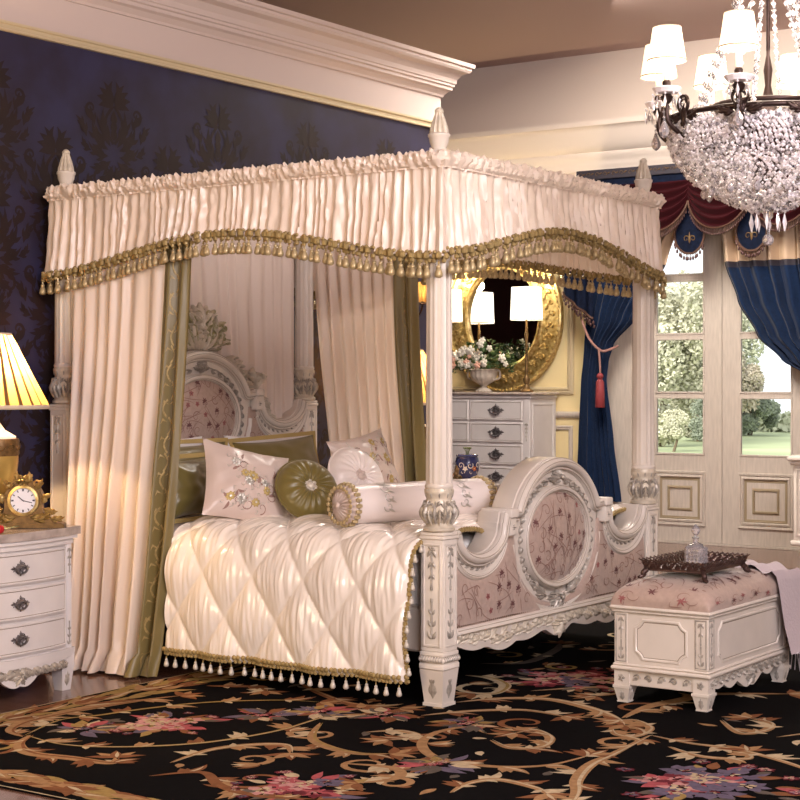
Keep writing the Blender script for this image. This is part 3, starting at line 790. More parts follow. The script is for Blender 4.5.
solo('mattress', b, 'linen_white', 'thick white mattress under the quilt inside the bed frame', 'mattress', (1.27, 1, .36), smooth=True)

# ============================================================ BEDDING
quilt = thing('quilt', 'ivory satin diamond quilted bedspread with beaded fringe covering the bed', 'bedspread', (1.4, 1.0, .1))
QX0, QX1 = .985, 2.372; hemz = .125
# cross-section along s (metres), from the near hem over the top to the far hem
SEC = [(-.175, hemz), (-.178, .30), (-.170, .48), (-.150, .60), (-.115, .675), (-.055, .715), (.05, .735), (.5, .745), (1.0, .75), (1.5, .745), (1.95, .735), (2.055, .715), (2.115, .675), (2.15, .60), (2.17, .40), (2.175, hemz)]
SECs = spline(SEC, 10); cum = [0]
for p, q in zip(SECs, SECs[1:]): cum.append(cum[-1]+math.dist(p, q))
def sec(s):
    s = max(0, min(cum[-1]-1e-6, s)); lo, hi = 0, len(cum)-1
    while hi-lo > 1:
        m = (lo+hi)//2
        if cum[m] <= s: lo = m
        else: hi = m
    t = (s-cum[lo])/(cum[hi]-cum[lo]); p, q = SECs[lo], SECs[hi]; dx, dz = q[0]-p[0], q[1]-p[1]; l = math.hypot(dx, dz)
    return p[0]+dx*t, p[1]+dz*t, -dz/l, dx/l
def quilt_at(x, s):
    y, z, ny, nz = sec(s)
    a = (x-.30)/.60+s/.80; c_ = (x-.30)/.60-s/.80
    seam = min(1, (abs(math.sin(2*PI*a))*abs(math.sin(2*PI*c_)))**.5)
    ru = noise.noise(V(x*34+1.5*noise.noise(V(x*3, s*3, 5)), s*5.5, 1.7))*.6+noise.noise(V(x*70, s*9, 4))*.35+.35*noise.noise(V(x*9, s*5, 9))
    d = .031*seam+ru*.0125*min(1, seam*1.6)
    droop = math.exp(-((s-.0)/.25)**2)*.012*math.sin(x*11)
    edge = max(0, min(1, (x-(QX1-.05))/.05))
    d -= .03*edge*edge
    return V(x, y+ny*(d+droop)*-1*(-1), z+nz*d)
b = MB(); b.grid(lambda u, v: quilt_at(QX0+(QX1-QX0)*u, cum[-1]*v), 330, 300)
# near side normals: section runs upwards first, its left normal points outwards
obj('quilt_cover', b, 'quilt_satin', quilt)
def tassel_mesh(sc_=1., mats=('tassel_pearl', 'gimp_gold')):
    b = MB()
    b.lathe([(.0015, 0), (.002, -.010), (.006, -.012), (.0075, -.017), (.006, -.021), (.0085, -.024), (.012, -.036), (.0125, -.044), (.007, -.049)], n=8)
    b.lathe([(.003, .002), (.0035, -.008)], n=6, mi=1)
    b.v = [(p[0]*sc_, p[1]*sc_, p[2]*sc_) for p in b.v]
    return b, list(mats)
b, mm = tassel_mesh(1.02); me_t = obj('tassel', b, mm, quilt, local=True); tmesh = me_t.data; bpy.data.objects.remove(me_t)
def put(mesh, name, parent, p, rz=0, s=1):
    o = bpy.data.objects.new(name, mesh); COL.objects.link(o); o.parent = parent
    o.location = Vector(p)-Vector(parent.location); o.rotation_euler = (0, 0, rz); o.scale = (s, s, s); return o
g = MB(); x = QX0
while x < QX1:
    for s_, yy in ((.012, 1),):
        q = quilt_at(x, s_); g.ball((q.x, q.y-.008, q.z+.008), (.013, .009, .013), 7); g.ball((q.x+.011, q.y-.009, q.z-.010), (.011, .008, .010), 7)
    x += .021
s_ = 0
while s_ < cum[-1]:
    q = quilt_at(QX1-.004, s_); g.ball((q.x+.004, q.y, q.z), (.012, .012, .014), 7); s_ += .021
x = QX0
while x < QX1:
    q = quilt_at(x, cum[-1]-.012); g.ball((q.x, q.y+.008, q.z), (.013, .009, .015), 5); x += .03
obj('gimp_trim', g, 'gimp_gold', quilt, label='olive gold looped braid along the hem')
x = QX0+.02
while x < QX1:
    q = quilt_at(x, .0); put(tmesh, 'tassel', quilt, (q.x, q.y-.006, q.z-.012), x*9); x += .0585
for k in range(10):      # gold tassels hanging down the foot edge
    q = quilt_at(QX1, .06+k*.062); put(tmesh, 'tassel', quilt, (q.x+.012, q.y-.006, q.z+.01), k, .9)

def cushion(W, H, T, pinch=.09, n=26, wr=.006, seed=0, power=.55):
    b = MB()
    def f(sg):
        def g_(u, v):
            a, c = 2*u-1, 2*v-1
            y = a*W/2*(1-pinch*(1-c*c)); z = H/2+c*H/2*(1-pinch*(1-a*a))
            t = max(0, (1-a**2)*(1-c**2))**power*T/2
            t += wr*noise.noise(V(a*3+seed, c*3, sg*2))*min(1, t*25)
            return V(sg*t, y, z)
        return g_
    b.grid(f(1), n, n); b.grid(f(-1), n, n)
    S = lambda a_, c_, h: (lambda q: V(q.x+h, q.y, q.z))(f(1)((a_/(W/2)+1)/2, c_/H))
    return b, S
def pillow(label, loc, tilt, yaw, roll, W, H, T, m, group=None, name='pillow', **k):
    t = thing(name, label, 'pillow', (0, 0, 0), group); b, S = cushion(W, H, T, **k)
    obj('pillow_cover', b, m, t, local=True)
    t.location = loc; t.rotation_euler = Euler((math.radians(roll), math.radians(-tilt), math.radians(yaw)))
    return t, S
t, S = pillow('white linen pillow leaning on the headboard, left of the other white one', (.36, .50, .745), 14, 0, 0, .78, .385, .16, 'linen_white', seed=1)
t, S = pillow('white linen pillow leaning on the headboard, farther right behind the olive shams', (.36, 1.46, .745), 14, 0, 0, .78, .385, .16, 'linen_white', seed=2)
def sham(label, loc, tilt, yaw, roll, W, H):
    t, S = pillow(label, loc, tilt, yaw, roll, W, H, .17, 'olive_pillow', seed=loc[1], wr=.012, name='pillow_sham')
    r = MB(); M = lambda a, q, h: V(h, a, q)
    fr = [( W/2*(1-.09*(1-c*c)), H/2+c*H/2) for c in [-1+i/8 for i in range(17)]]
    path_ = fr+[(-a+0, H-(q-0)) for a, q in fr]
    path_ = [(a, q) for a, q in path_]
    r.sweep(M, path_, [(-.0, -.004), (-.022, -.002), (-.022, .002), (0, .004)], True)
    obj('flange', r, 'gold_thread', t, local=True, label='dull gold corded edge')
sham('wide olive satin sham behind the floral cushion, at the bed\'s left', (.56, .48, .745), 15, 0, 0, .74, .36)
sham('wide olive satin sham behind the round olive cushion', (.58, 1.28, .745), 17, 0, 2, .74, .37)
sham('dark olive satin cushion standing low beside the bed curtain', (.80, .22, .74), 12, 8, 0, .40, .30)
def embroidered(label, loc, tilt, yaw, roll, W, H, seed):
    t, S = pillow(label, loc, tilt, yaw, roll, W, H, .17, 'pillow_blush', seed=seed, wr=.014, name='square_cushion')
    e = MB(); R = random.Random(seed)
    for _ in range(9):
        a, c = R.uniform(-W*.34, W*.36), R.uniform(H*.15, H*.85)
        e.blossom(S, a, c, R.uniform(.022, .034), .004, 8, R.choice((0, 0, 1)), 1, R.random(), base=.002)
        for q_ in range(5): e.spiral(S, (a+.045*math.cos(q_*1.26), c+.045*math.sin(q_*1.26)), .012, q_, 1.0, 1, .0022, .003, 1)
        e.spiral(S, (a+.04, c-.02), .03, R.uniform(0, 6), 1.0, 1, .003, .003, 2)
    for _ in range(12):
        a, c = R.uniform(-W*.34, W*.34), R.uniform(H*.12, H*.85); e.leaf(S, a, c, R.uniform(0, 6), .05, .008, .003, R.uniform(-2, 2), 2)
    obj('embroidery', e, ['gold_thread', 'silver_thread', 'vine_tan'], t, local=True, label='gold and silver embroidered flowers')
embroidered('blush satin square cushion with gold embroidered flowers, left of the round olive cushion', (1.20, .16, .725), 26, -18, -15, .49, .42, 11)
embroidered('blush satin square cushion with gold flowers, behind the round pearl cushion', (.92, 1.66, .745), 20, -6, 8, .50, .40, 12)
def round_cushion(label, loc, tilt, yaw, r, T, m, mb_):
    t = thing('round_cushion', label, 'cushion'); b = MB()
    for sg in (1, -1):
        def f(u, v, sg=sg):
            a = 2*PI*u; rr = r*v; t_ = T/2*(max(0, 1-v**2.6))**.5*(1-.55*math.exp(-(v/.22)**2))
            t_ *= 1+.07*math.sin(a*19+2*math.sin(a*3))*min(1, v*3)*(1-v*.5)
            return V(sg*t_, rr*math.cos(a), r+rr*math.sin(a))
        b.grid(f, 120, 14, 0, True)
    b.tube([(0, (r+.0)*math.cos(2*PI*i/48), r+(r)*math.sin(2*PI*i/48)) for i in range(49)], .006, 6)
    obj('cushion_cover', b, m, t, local=True)
    q = MB(); x0 = T*.24
    q.ball((x0+.012, 0, r), (.016, .022, .022), 10)
    for k in range(12):
        a = 2*PI*k/12; q.ball((x0+.008+.004*(k % 2), .030*math.cos(a), r+.030*math.sin(a)), (.010, .013, .013), 6)
    obj('button_ruffle', q, mb_, t, local=True, label='ruffled button at the centre')
    t.location = loc; t.rotation_euler = Euler((0, math.radians(-tilt), math.radians(yaw)))
round_cushion('round olive satin cushion with pleats and a pale button, leaning at centre', (1.44, .39, .742), 30, -26, .165, .15, 'olive_pillow', 'tassel_pearl')
round_cushion('round pearl white satin cushion with pleats and a pink button, behind the bolster', (1.22, 1.12, .740), 26, -14, .178, .14, 'pillow_pearl', 'pillow_blush')
t = thing('bolster', 'long pearl satin bolster with gold ruffled ends lying across the bed', 'bolster')
b = MB(); R0 = .092; LL = .86
b.grid(lambda u, v: V(R0*(1+.02*noise.noise(V(u*8, v*6, 1)))*math.cos(2*PI*u), LL*(v-.5), R0*(1+.02*noise.noise(V(u*8, v*6, 1)))*math.sin(2*PI*u)), 40, 24, 0, True)
obj('bolster_cover', b, 'pillow_pearl', t, local=True)
for sg in (-1, 1):
    b = MB()
    b.grid(lambda u, v: V(R0*(1-v)*math.cos(2*PI*u), sg*(LL/2+.035*math.sin(PI*v*.6)*(1+.25*math.sin(u*2*PI*18))), R0*(1-v)*math.sin(2*PI*u)), 108, 8, 0, True)
    b.ball((0, sg*(LL/2+.04), 0), (.016, .012, .016), 8)
    obj('gathered_end', b, 'pillow_blush', t, local=True)
    g = MB()
    for k in range(22):
        a = 2*PI*k/22; g.ball((R0*1.03*math.cos(a), sg*(LL/2-.012), R0*1.03*math.sin(a)), (.013, .02, .013), 6); g.ball((R0*.9*math.cos(a), sg*(LL/2+.03), R0*.9*math.sin(a)), (.012, .008, .012), 6)
    obj('gold_ruffle', g, 'tassel_gold', t, local=True, label='gold looped braid ring')
e = MB(); Mb = lambda a, q, h: V((R0+.003+h)*math.sin(q/R0), a, (R0+.003+h)*math.cos(q/R0))
for k in (-1, 1):
    for j in range(4): e.spiral(Mb, (k*.24, .02+.045*j), .028, PI*(j % 2), 1.1, (-1)**j, .003, .0015); e.leaf(Mb, k*.24, .03+.045*j, .4, .05, .006, .0015)
obj('embroidery', e, 'silver_thread', t, local=True, label='silver grey scroll embroidery')
t.location = (1.99, .46, .855); t.rotation_euler = (0, 0, math.radians(-15))

# ============================================================ THE VALANCE ROUND THE CANOPY
val = thing('canopy_valance', 'gathered ivory satin valance with gold tassel fringe round the top of the bed', 'valance', (1.27, 1.0, 1.9))
ox = .072; CR = .05
x0, x1, y0, y1 = HX-ox, AX+ox, -ox, 2+ox
def perim():
    P = []
    def arc(cx, cy, a0):
        for i in range(6): a = a0+PI/2*i/5; P.append((cx+CR*math.cos(a), cy+CR*math.sin(a)))
    P.append((x0+CR, y0)); arc(x1-CR, y0+CR, -PI/2); arc(x1-CR, y1-CR, 0); arc(x0+CR, y1-CR, PI/2); arc(x0+CR, y0+CR, PI)
    return P
PP = perim(); pc = [0]; PQ = PP+[PP[0]]
for p, q in zip(PQ, PQ[1:]): pc.append(pc[-1]+math.dist(p, q))
PL = pc[-1]
def per(s):
    s %= PL; lo, hi = 0, len(pc)-1
    while hi-lo > 1:
        m = (lo+hi)//2
        if pc[m] <= s: lo = m
        else: hi = m
    t = (s-pc[lo])/max(1e-9, pc[hi]-pc[lo]); p, q = PQ[lo], PQ[hi]; dx, dy = q[0]-p[0], q[1]-p[1]; l = math.hypot(dx, dy) or 1
    return p[0]+dx*t, p[1]+dy*t, dy/l, -dx/l
Rv = random.Random(5); knots = [0]; amps = []
while knots[-1] < PL: knots.append(knots[-1]+Rv.uniform(.028, .075)); amps.append(Rv.uniform(.5, 1.25))
kf = PL/knots[-1]; knots = [k*kf for k in knots]
def fold(s):
    s %= PL; lo, hi = 0, len(knots)-1
    while hi-lo > 1:
        m = (lo+hi)//2
        if knots[m] <= s: lo = m
        else: hi = m
    t = (s-knots[lo])/(knots[hi]-knots[lo]); c = math.cos(2*PI*t); return -amps[lo]*(c if c < 0 else c*.8)*.5
def vbot(s):
    x, y, nx, ny = per(s)
    tx = (x-x0)/(x1-x0); ty = (y-y0)/(y1-y0)
    f = lambda t: (.5-.5*math.cos(2*PI*min(1, max(0, t))))
    if abs(ny) >= abs(nx): return 1.965+.155*f(tx)**.9
    return 1.985+.155*f(ty)**.8
def vpt(s, v, extra=0.):
    zb, zt = vbot(s), 2.355
    s2 = s+.035*noise.noise(V(s*6, 0, 3))*v+.01*noise.noise(V(s*14, v*3, 6))
    x, y, nx, ny = per(s)
    d = fold(s2)*(.014+.026*v)*(1.2-.3*v)+.022*v*v+(1-v)**2*.010*noise.noise(V(s*70, v*4, 2))+.006*noise.noise(V(s*40+v*3, v*5, 8))+extra
    z = zt+(zb-zt)*v
    return V(x+nx*d, y+ny*d, z)
segs = [(0, pc[4]), (pc[4], pc[10]), (pc[10], pc[16]), (pc[16], PL)]
for a, c in segs:
    b = MB(); n = int((c-a)/.0065); b.grid(lambda u, v: vpt(a+(c-a)*u, v), n, 16)
    obj('skirt', b, 'satin_ivory', val)
b = MB()
def hpt(s, v):
    x, y, nx, ny = per(s); j = noise.noise(V(s*48, v*1.5, 0)); j2 = noise.noise(V(s*85, v*6, 7)); bulge = math.sin(PI*min(1, v*1.1))**.6*.016
    d = .012+bulge+(j*.020+j2*.008)*(.5+bulge*40)+j2*.006-.004*math.exp(-((v-.9)/.05)**2)
    z = 2.425-.075*v+(1-v)*(.020*j+.014*j2)+.0
    return V(x+nx*d, y+ny*d, z)
n = int(PL/.006); b.grid(lambda u, v: hpt(PL*u, v), n, 10)
b.grid(lambda u, v: (lambda p, s: V(p.x-per(s)[2]*.02*v, p.y-per(s)[3]*.02*v, p.z-.012*v))(hpt(PL*u, 0), PL*u), n, 1)
obj('gathered_header', b, 'satin_ivory', val, label='crinkled gathered heading ruffle')
# inner lining so that the inside of the far sides shows smooth cloth
g = MB(); s_ = 0
while s_ < PL:
    p = vpt(s_, 1., .004); g.ball(p, (.016, .016, .020), 7); q = vpt(s_+.010, 1., .006); g.ball((q.x, q.y, q.z-.022), (.012, .012, .012), 6)
    g.ball((q.x, q.y, q.z+.016), (.010, .010, .009), 6); s_ += .0205
    if per(s_)[0] < x0+.001: s_ = max(s_, PL-.12) if per(s_)[1] < 1.9 and per(s_)[1] > .15 else s_
obj('gimp_trim', g, 'gimp_gold', val, label='dull gold looped braid')
b, mm = tassel_mesh(1.45, ('tassel_gold', 'gimp_gold')); tt = obj('tassel', b, mm, val, local=True); vt = tt.data; bpy.data.objects.remove(tt)
tp = []; s_ = .01
while s_ < PL:
    p = vpt(s_, 1., .008); tp.append((math.dist(p, cam.location), p, s_)); s_ += .037
vis = []
for d_, p, s_ in tp:
    x, y, nx, ny = per(s_)
    vis.append((d_ + (100 if (ny > .5 or nx < -.5) else 0), p, s_))
vis.sort(key=lambda q: q[0])
for d_, p, s_ in vis[:100]: put(vt, 'tassel', val, (p.x, p.y, p.z-.026), s_*30)
b = MB(); base = vt
for d_, p, s_ in vis[100:]:
    if p.x < .3 and .12 < p.y < 1.88: continue      # none against the wall side
    b.add([(v.co.x+p.x, v.co.y+p.y, v.co.z+p.z-.026) for v in base.vertices], [tuple(f.vertices) for f in base.polygons])
obj('tassel_fringe', b, 'tassel_gold', val, kind='stuff')

# ============================================================ BED CURTAINS
def foldfn(seed, n):
    R = random.Random(seed); ks = [0]; am = []
    for i in range(n): ks.append(ks[-1]+R.uniform(.7, 1.4)); am.append(R.uniform(.6, 1.2))
    ks = [k/ks[-1] for k in ks]
    def f(u):
        for i in range(n):
            if u <= ks[i+1] or i == n-1:
                t = (u-ks[i])/(ks[i+1]-ks[i]); c = math.cos(2*PI*t); return -am[i]*(c if c < 0 else .85*c)*.5
    return f
def drape(fn, nf, seed, amp, nu=160, nv=40, umax=1., u0=0.):
    ff = foldfn(seed, nf)
    def P(u, v):
        u = u0+(umax-u0)*u
        e = .002; p = fn(u, v); q = fn(min(1, u+e), v); r = fn(max(0, u-e), v); t = q-r; nrm = V(t.y, -t.x, 0)
        if nrm.length > 1e-9: nrm.normalize()
        uu = min(1, max(0, u+.035*noise.noise(V(u*5, v*2.2, seed))*min(1, 2*v)))
        return p+nrm*(ff(uu)*amp(u, v)*2+.016*v*noise.noise(V(u*7, v*2.5, seed+3))+.005*noise.noise(V(u*26, v*5, seed+3)))
    b = MB(); b.grid(P, nu, nv); return b
def bed_curtain(label, ya, sgn, seed):
    t = thing('bed_curtain', label, 'curtain', (.6, ya, 0), 'side curtains of the bed')
    def fn(u, v):
        z = 2.36-v*2.345
        f = v**2.2
        xa, xb = (.215, .165)[sgn > 0]+.13*f+.02*math.sin(v*3), (1.035, .945)[sgn > 0]-.05*v-.02*f+(.10*v*v if sgn > 0 else 0)
        y = ya+sgn*(.01+.10*v+.15*f*(1-u*.45))
        if v > .955: y += sgn*(v-.955)*.8*(1+.6*math.sin(u*31)); z = max(z, .012)+.03*max(0, math.sin((v-.955)/.045*PI))*(.5+.5*math.sin(u*23))
        return V(xa+(xb-xa)*u, y, z)
    amp = lambda u, v: .014+.026*v
    cut = .78
    b = drape(fn, 9, seed, amp, 190, 44, cut); obj('curtain_panel', b, 'satin_curtain', t, label='ivory satin panel')
    b = drape(fn, 9, seed, amp, 50, 44, 1., cut)
    # turned edge
    obj('olive_border', b, 'olive_satin', t, label='olive satin border')
    e = MB(); ff = foldfn(seed, 9)
    def M(a, q, h):     # a = u, q = v
        u = min(1, max(0, a)); p = fn(u, q); r = fn(max(0, u-.002), q); tn = p-r; nrm = V(tn.y, -tn.x, 0)
        if nrm.length: nrm.normalize()
        if sgn < 0: pass
        return p+nrm*(ff(u)*amp(u, q)*2+.004+h)
    for k in range(26):
        v0 = .03+k*.037
        pts = [(.885+.014*math.sin(PI*j/5)*(-1)**k+.006*math.sin(k*2.1), v0+.037*j/5) for j in range(6)]
        e.ridge(M, pts, .0026, .002, 0, None)
        for sd in (-1, 1): e.ridge(M, [(.885+sd*.002, v0+.01), (.885+sd*.018, v0+.004), (.885+sd*.024, v0+.014)], .003, .002, 0)
    obj('border_embroidery', e, 'gimp_gold', t, label='gold thread vine embroidery')
    return t
bed_curtain('ivory satin bed curtain with embroidered olive border beside the left nightstand', -.03, -1, 31)
bed_curtain('ivory satin bed curtain with olive border on the far side of the bed', 2.0, 1, 37)
t = thing('back_curtain', 'pale gathered satin curtain hanging behind the headboard', 'curtain', (.05, 1, .5))
def fnb(u, v):
    z = 2.36-v*1.9; yy = .05+1.9*u
    return V(.085-.02*v, yy+.10*v*math.sin(PI*u), z)
b = drape(fnb, 17, 41, lambda u, v: .018+.016*v, 300, 24)
for i, p in enumerate(b.v): b.v[i] = (max(.080, p[0]+.012), p[1], p[2])
obj('curtain_panel', b, 'back_drape', t)

# ============================================================ NIGHTSTANDS (built at the origin: front faces +x, width along y)
def handle(M, a, q, s=1., parent=None, local=False):
    b = MB()
    for sd in (-1, 1):
        b.leaf(M, a+sd*.034*s, q+.002*s, 0 if sd > 0 else PI, .026*s, .006*s, .004)
        for an_ in (.7, -.7): b.leaf(M, a+sd*.030*s, q, (an_ if sd > 0 else PI-an_), .022*s, .005*s, .004)
        b.spiral(M, (a+sd*.014*s, q+.020*s), .009*s, 0, 1.1, sd, .0028*s, .006); b.spiral(M, (a+sd*.014*s, q-.018*s), .009*s, 0, 1.1, -sd, .0028*s, .006)
    b.prism(M, ell((a, q), (.026*s, .014*s), 14), 0, .002); b.leaf(M, a, q+.02*s, PI/2, .022*s, .007*s, .006); b.leaf(M, a, q-.02*s, -PI/2, .016*s, .005*s, .006)
    b.sweep(M, ell((a, q-.002*s), (.034*s, .022*s), 20), [(-.003, .003), (-.003, .008), (.003, .008), (.003, .003)], True)
    for sd in (-1, 1): b.ball(M(a+sd*.034*s, q+.004*s, .008), .007*s, 6); b.spiral(M, (a+sd*.016*s, q-.002*s), .012*s, 0, 1.0, sd, .003*s, .008)
    b.ball(M(a, q+.028*s, .005), .007*s, 6); b.ball(M(a, q-.004*s, .006), (.01*s,)*3, 6)
    b.tube([M(a+s*.034*math.cos(k*PI/8), q+.002*s-s*.026*math.sin(k*PI/8), .014) for k in range(9)], .0035*s, 6)
    return obj('handle', b, 'pewter', parent, local=local, label='dark pewter pull with pierced backplate')
def nightstand(label):
    t = thing('nightstand', label, 'nightstand', (0, 0, 0), 'nightstands beside the bed')
    W, D = .74, .66; bow = .06
    fx = lambda y: D/2-.03+bow*(1-(2*y/W)**2)        # bowed front
    M = lambda a, q, h: V(fx(a)+h, a, q)
    def slab(b, z0, z1, out, n=20, mi=0):
        L = []; F = []
        ys = [-W/2-out+(W+2*out)*i/n for i in range(n+1)]
        for z in (z0, z1):
            for y in ys: L.append((D/2-.03+bow*(1-min(1, abs(2*y/W))**2)+out, y, z))
            for y in ys: L.append((-D/2-out*.2, y, z))
        m = 2*(n+1)
        for i in range(n):
            F += [(i, i+1, n+2+i, n+1+i)[::-1], (m+i, m+i+1, m+n+2+i, m+n+1+i), (i, i+1, m+i+1, m+i), (n+1+i, n+2+i, m+n+2+i, m+n+1+i)[::-1]]
        F += [(0, n+1, m+n+1, m), (n, 2*n+1, m+2*n+1, m+n)[::-1]]
        b.add(L, F, mi)
    b = MB(); slab(b, .165, .685, -.004); slab(b, .155, .195, .014); slab(b, .675, .70, .010); slab(b, .70, .718, .024)
    for sd in (-1, 1):
        b.box((fx(W/2)-.05, sd*W/2-.035*(sd > 0)-.0*1, .165), (fx(W/2)+.012, sd*W/2+.035*(sd < 0), .68), .004)
    obj('cabinet_body', b, 'cool_white', t, 'auto', local=True)
    b = MB(); slab(b, .718, .755, .034); obj('marble_top', b, 'marble', t, 'auto', local=True, label='grey veined marble top with a moulded edge')
    for k in range(3):
        z0 = .205+k*.157; d = MB()
        L = []; F = []; n = 16; ya, yb = -W/2+.055, W/2-.055
        for h in (0, .012):
            for z in (z0+.006, z0+.147):
                for i in range(n+1): y = ya+(yb-ya)*i/n; L.append(M(y, z, h))
        m = n+1
        for i in range(n): F += [(2*m+i, 2*m+i+1, 3*m+i+1, 3*m+i), (3*m+i, 3*m+i+1, m+i+1, m+i), (i, i+1, 2*m+i+1, 2*m+i)]
        F += [(0, 2*m, 3*m, m), (n, m+n, 3*m+n, 2*m+n)]
        d.add(L, F)
        P = [(ya+(yb-ya)*i/n, z0+.006) for i in range(n+1)]+[(yb-(yb-ya)*i/n, z0+.147) for i in range(n+1)]
        pth = [(ya+.008+(yb-ya-.016)*i/n, z0+.014) for i in range(n+1)]+[(yb-.008-(yb-ya-.016)*i/n, z0+.139) for i in range(n+1)]
        d.sweep(M, pth, [(-.004, .012), (-.003, .017), (.003, .017), (.005, .012)], True)
        d.sweep(M, [(a+(.006 if a < 0 else -.006) if abs(a) > .3 else a, q+(.006 if q < z0+.07 else -.006)) for a, q in pth], [(-.0012, .0125), (.0012, .0125)], True, 1)
        dr = obj('drawer', d, ['cool_white', 'groove'], t, 'auto', local=True)
        handle(lambda a, q, h: M(a, q, h+.013), 0, z0+.076, .95, dr, True)
    c = MB(); N = 40      # scalloped apron
    low = lambda y: .15-.075*math.exp(-(y/.11)**2)-.02*abs(math.sin(y/W*PI*5))-.0
    L = []; F = []
    for h in (-.012, .010):
        for i in range(N+1): y = -W/2+.04+(W-.08)*i/N; L.append(M(y, .165, h)); L.append(M(y, low(y), h))
    n = N+1
    for i in range(N):
        for o in (0, 2*n): F.append((o+2*i, o+2*i+2, o+2*i+3, o+2*i+1))
        F.append((2*i+1, 2*i+3, 2*n+2*i+3, 2*n+2*i+1))
    c.add(L, F); Ma = lambda a, q, h: M(a, q, h+.010)
    for sd in (-1, 1):
        for k in range(5):
            y = sd*(.05+.06*k); c.acanthus(Ma, y-sd*.03, .145, (0 if sd > 0 else PI)-sd*.7, .085, .03, .012, sd*1.2, 1, lobes=3); c.spiral(Ma, (y, .135), .020, PI, 1.1, sd, .005, .014, 1); c.acanthus(Ma, sd*.01, .155, -PI/2+sd*.2*k, .05+.008*k, .02, .012, sd*.9, 1, lobes=2)
    for an in (-1, -.4, .4, 1): c.acanthus(Ma, 0, .125, -PI/2+an, .055, .016, .016, an*.5, 1, lobes=2)
    c.blossom(Ma, 0, .12, .028, .02, 6, 1)
    obj('carved_apron', c, ['cool_white', 'carving'], t, local=True, label='scalloped carved apron')
    for sx in (-1, 1):
        for sy in (-1, 1):
            cx = (fx(W/2)-.02) if sx > 0 else -D/2+.04; cy = sy*(W/2-.03); l = MB()
            for (z0, z1, w0, w1) in ((0, .10, .026, .036), (.10, .165, .038, .038)):
                q = [(cx+a*(w0 if k == 0 else w1), cy+e*(w0 if k == 0 else w1), (z0, z1)[k]) for k in (0, 1) for a, e in ((-1, -1), (1, -1), (1, 1), (-1, 1))]
                l.add(q, [(0, 1, 5, 4), (1, 2, 6, 5), (2, 3, 7, 6), (3, 0, 4, 7), (3, 2, 1, 0), (4, 5, 6, 7)])
            l.acanthus(lambda a, e, h: V(cx+.036+h-.01*(1-e/.1) if e < .1 else cx+.038+h, cy+a, e), 0, .02, PI/2, .07, .02, .005, mi=1, lobes=2)
            obj('leg', l, ['cool_white', 'carving'], t, False, local=True)
    c = MB()
    for sd in (-1, 1):
        Mq = lambda a, q, h: V(fx(W/2)+.012+h, sd*(W/2-.0175)+a, q)
        garland(c, Mq, 0, .655, .55, .024, .005); garland(c, Mq, 0, .21, .31, .024, .005)
    obj('corner_carving', c, 'carving', t, local=True, label='silvery carved leaf drops')
    return t
ns = nightstand('white three drawer nightstand with marble top in front of the damask wall, at the left')
ns.location = (.50, -1.0, 0)
ns2 = dup(ns, (.48, 2.85, 0), 'white marble topped nightstand beyond the bed, beneath the farther pleated lamp')

def table_lamp(label, loc, glow):
    t = thing('table_lamp', label, 'lamp', (0, 0, 0), 'pleated lamps on the nightstands')
    b = MB()
    b.lathe([(.10, 0), (.105, .01), (.095, .02), (.07, .028), (.05, .04), (.034, .055)], n=28, mi=1)
    b.lathe([(.034, .05), (.026, .07), (.05, .10), (.085, .15), (.104, .21), (.112, .27), (.112, .30)], n=28, mi=0)
    b.lathe([(.113, .30), (.117, .31), (.114, .34), (.117, .37), (.112, .38)], n=28, mi=1)
    Mr = lambda a, q, h: V((.115+h)*math.cos(a/.115), (.115+h)*math.sin(a/.115), q)
    for k in range(14): b.spiral(Mr, (k*.0516, .34), .018, 0, 1.1, (-1)**k, .004, .006, 1)
    b.lathe([(.10, .38), (.10, .39), (.05, .42), (.03, .45), (.018, .47)], n=28, mi=2); b.lathe([(.010, .45), (.008, .62)], n=10, mi=1)
    obj('lamp_base', b, ['lamp_gold', 'lamp_dark_gold', 'candle_sleeve'], t, local=True, label='gold urn base with dark carved band')
    b = MB(); H0_, H1_, r0, r1 = .53, .865, .25, .080; n = 144
    def sh(u, v):
        a = 2*PI*u; r = r0+(r1-r0)*v; k = (u*24) % 1
        r *= 1+.022*(1-abs(math.sin(PI*k)))
        return V(r*math.cos(a), r*math.sin(a), H0_+(H1_-H0_)*v)
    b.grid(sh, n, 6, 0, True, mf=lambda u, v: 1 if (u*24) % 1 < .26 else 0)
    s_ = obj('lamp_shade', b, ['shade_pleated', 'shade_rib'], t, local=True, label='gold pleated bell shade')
    b = MB(); b.lathe([(r0*1.01, H0_-.012), (r0*1.03, H0_-.004), (r0*1.01, H0_+.008)], n=48, cap=False); b.lathe([(r1, H1_-.006), (r1*1.04, H1_), (r1, H1_+.008)], n=32, cap=False)
    obj('shade_trim', b, 'shade_trim', s_, local=True)
    b = MB(); b.ball((0, 0, .66), (.03, .03, .042), 12); obj('bulb', b, 'bulb', t, local=True)
    b = MB(); b.lathe([(.006, .85), (.006, .88), (.016, .895), (.018, .915), (.006, .925)], n=12); b.tube([(0, -r1, H1_), (0, r1, H1_)], .002, 5)
    obj('shade_finial', b, 'porcelain_white', t, local=True)
    t.location = loc
    l = light('lamp_bulb_light', 'POINT', (0, 0, .70), glow, (1, .66, .34), .03); l.parent = t
    return t
table_lamp('gold urn lamp with pleated shade, cut off by the photo\'s left edge', (.45, -.777, .776), 80)
table_lamp('gold urn lamp with pleated shade glowing beyond the bed, behind the front bedpost', (.45, 2.68, .756), 34)

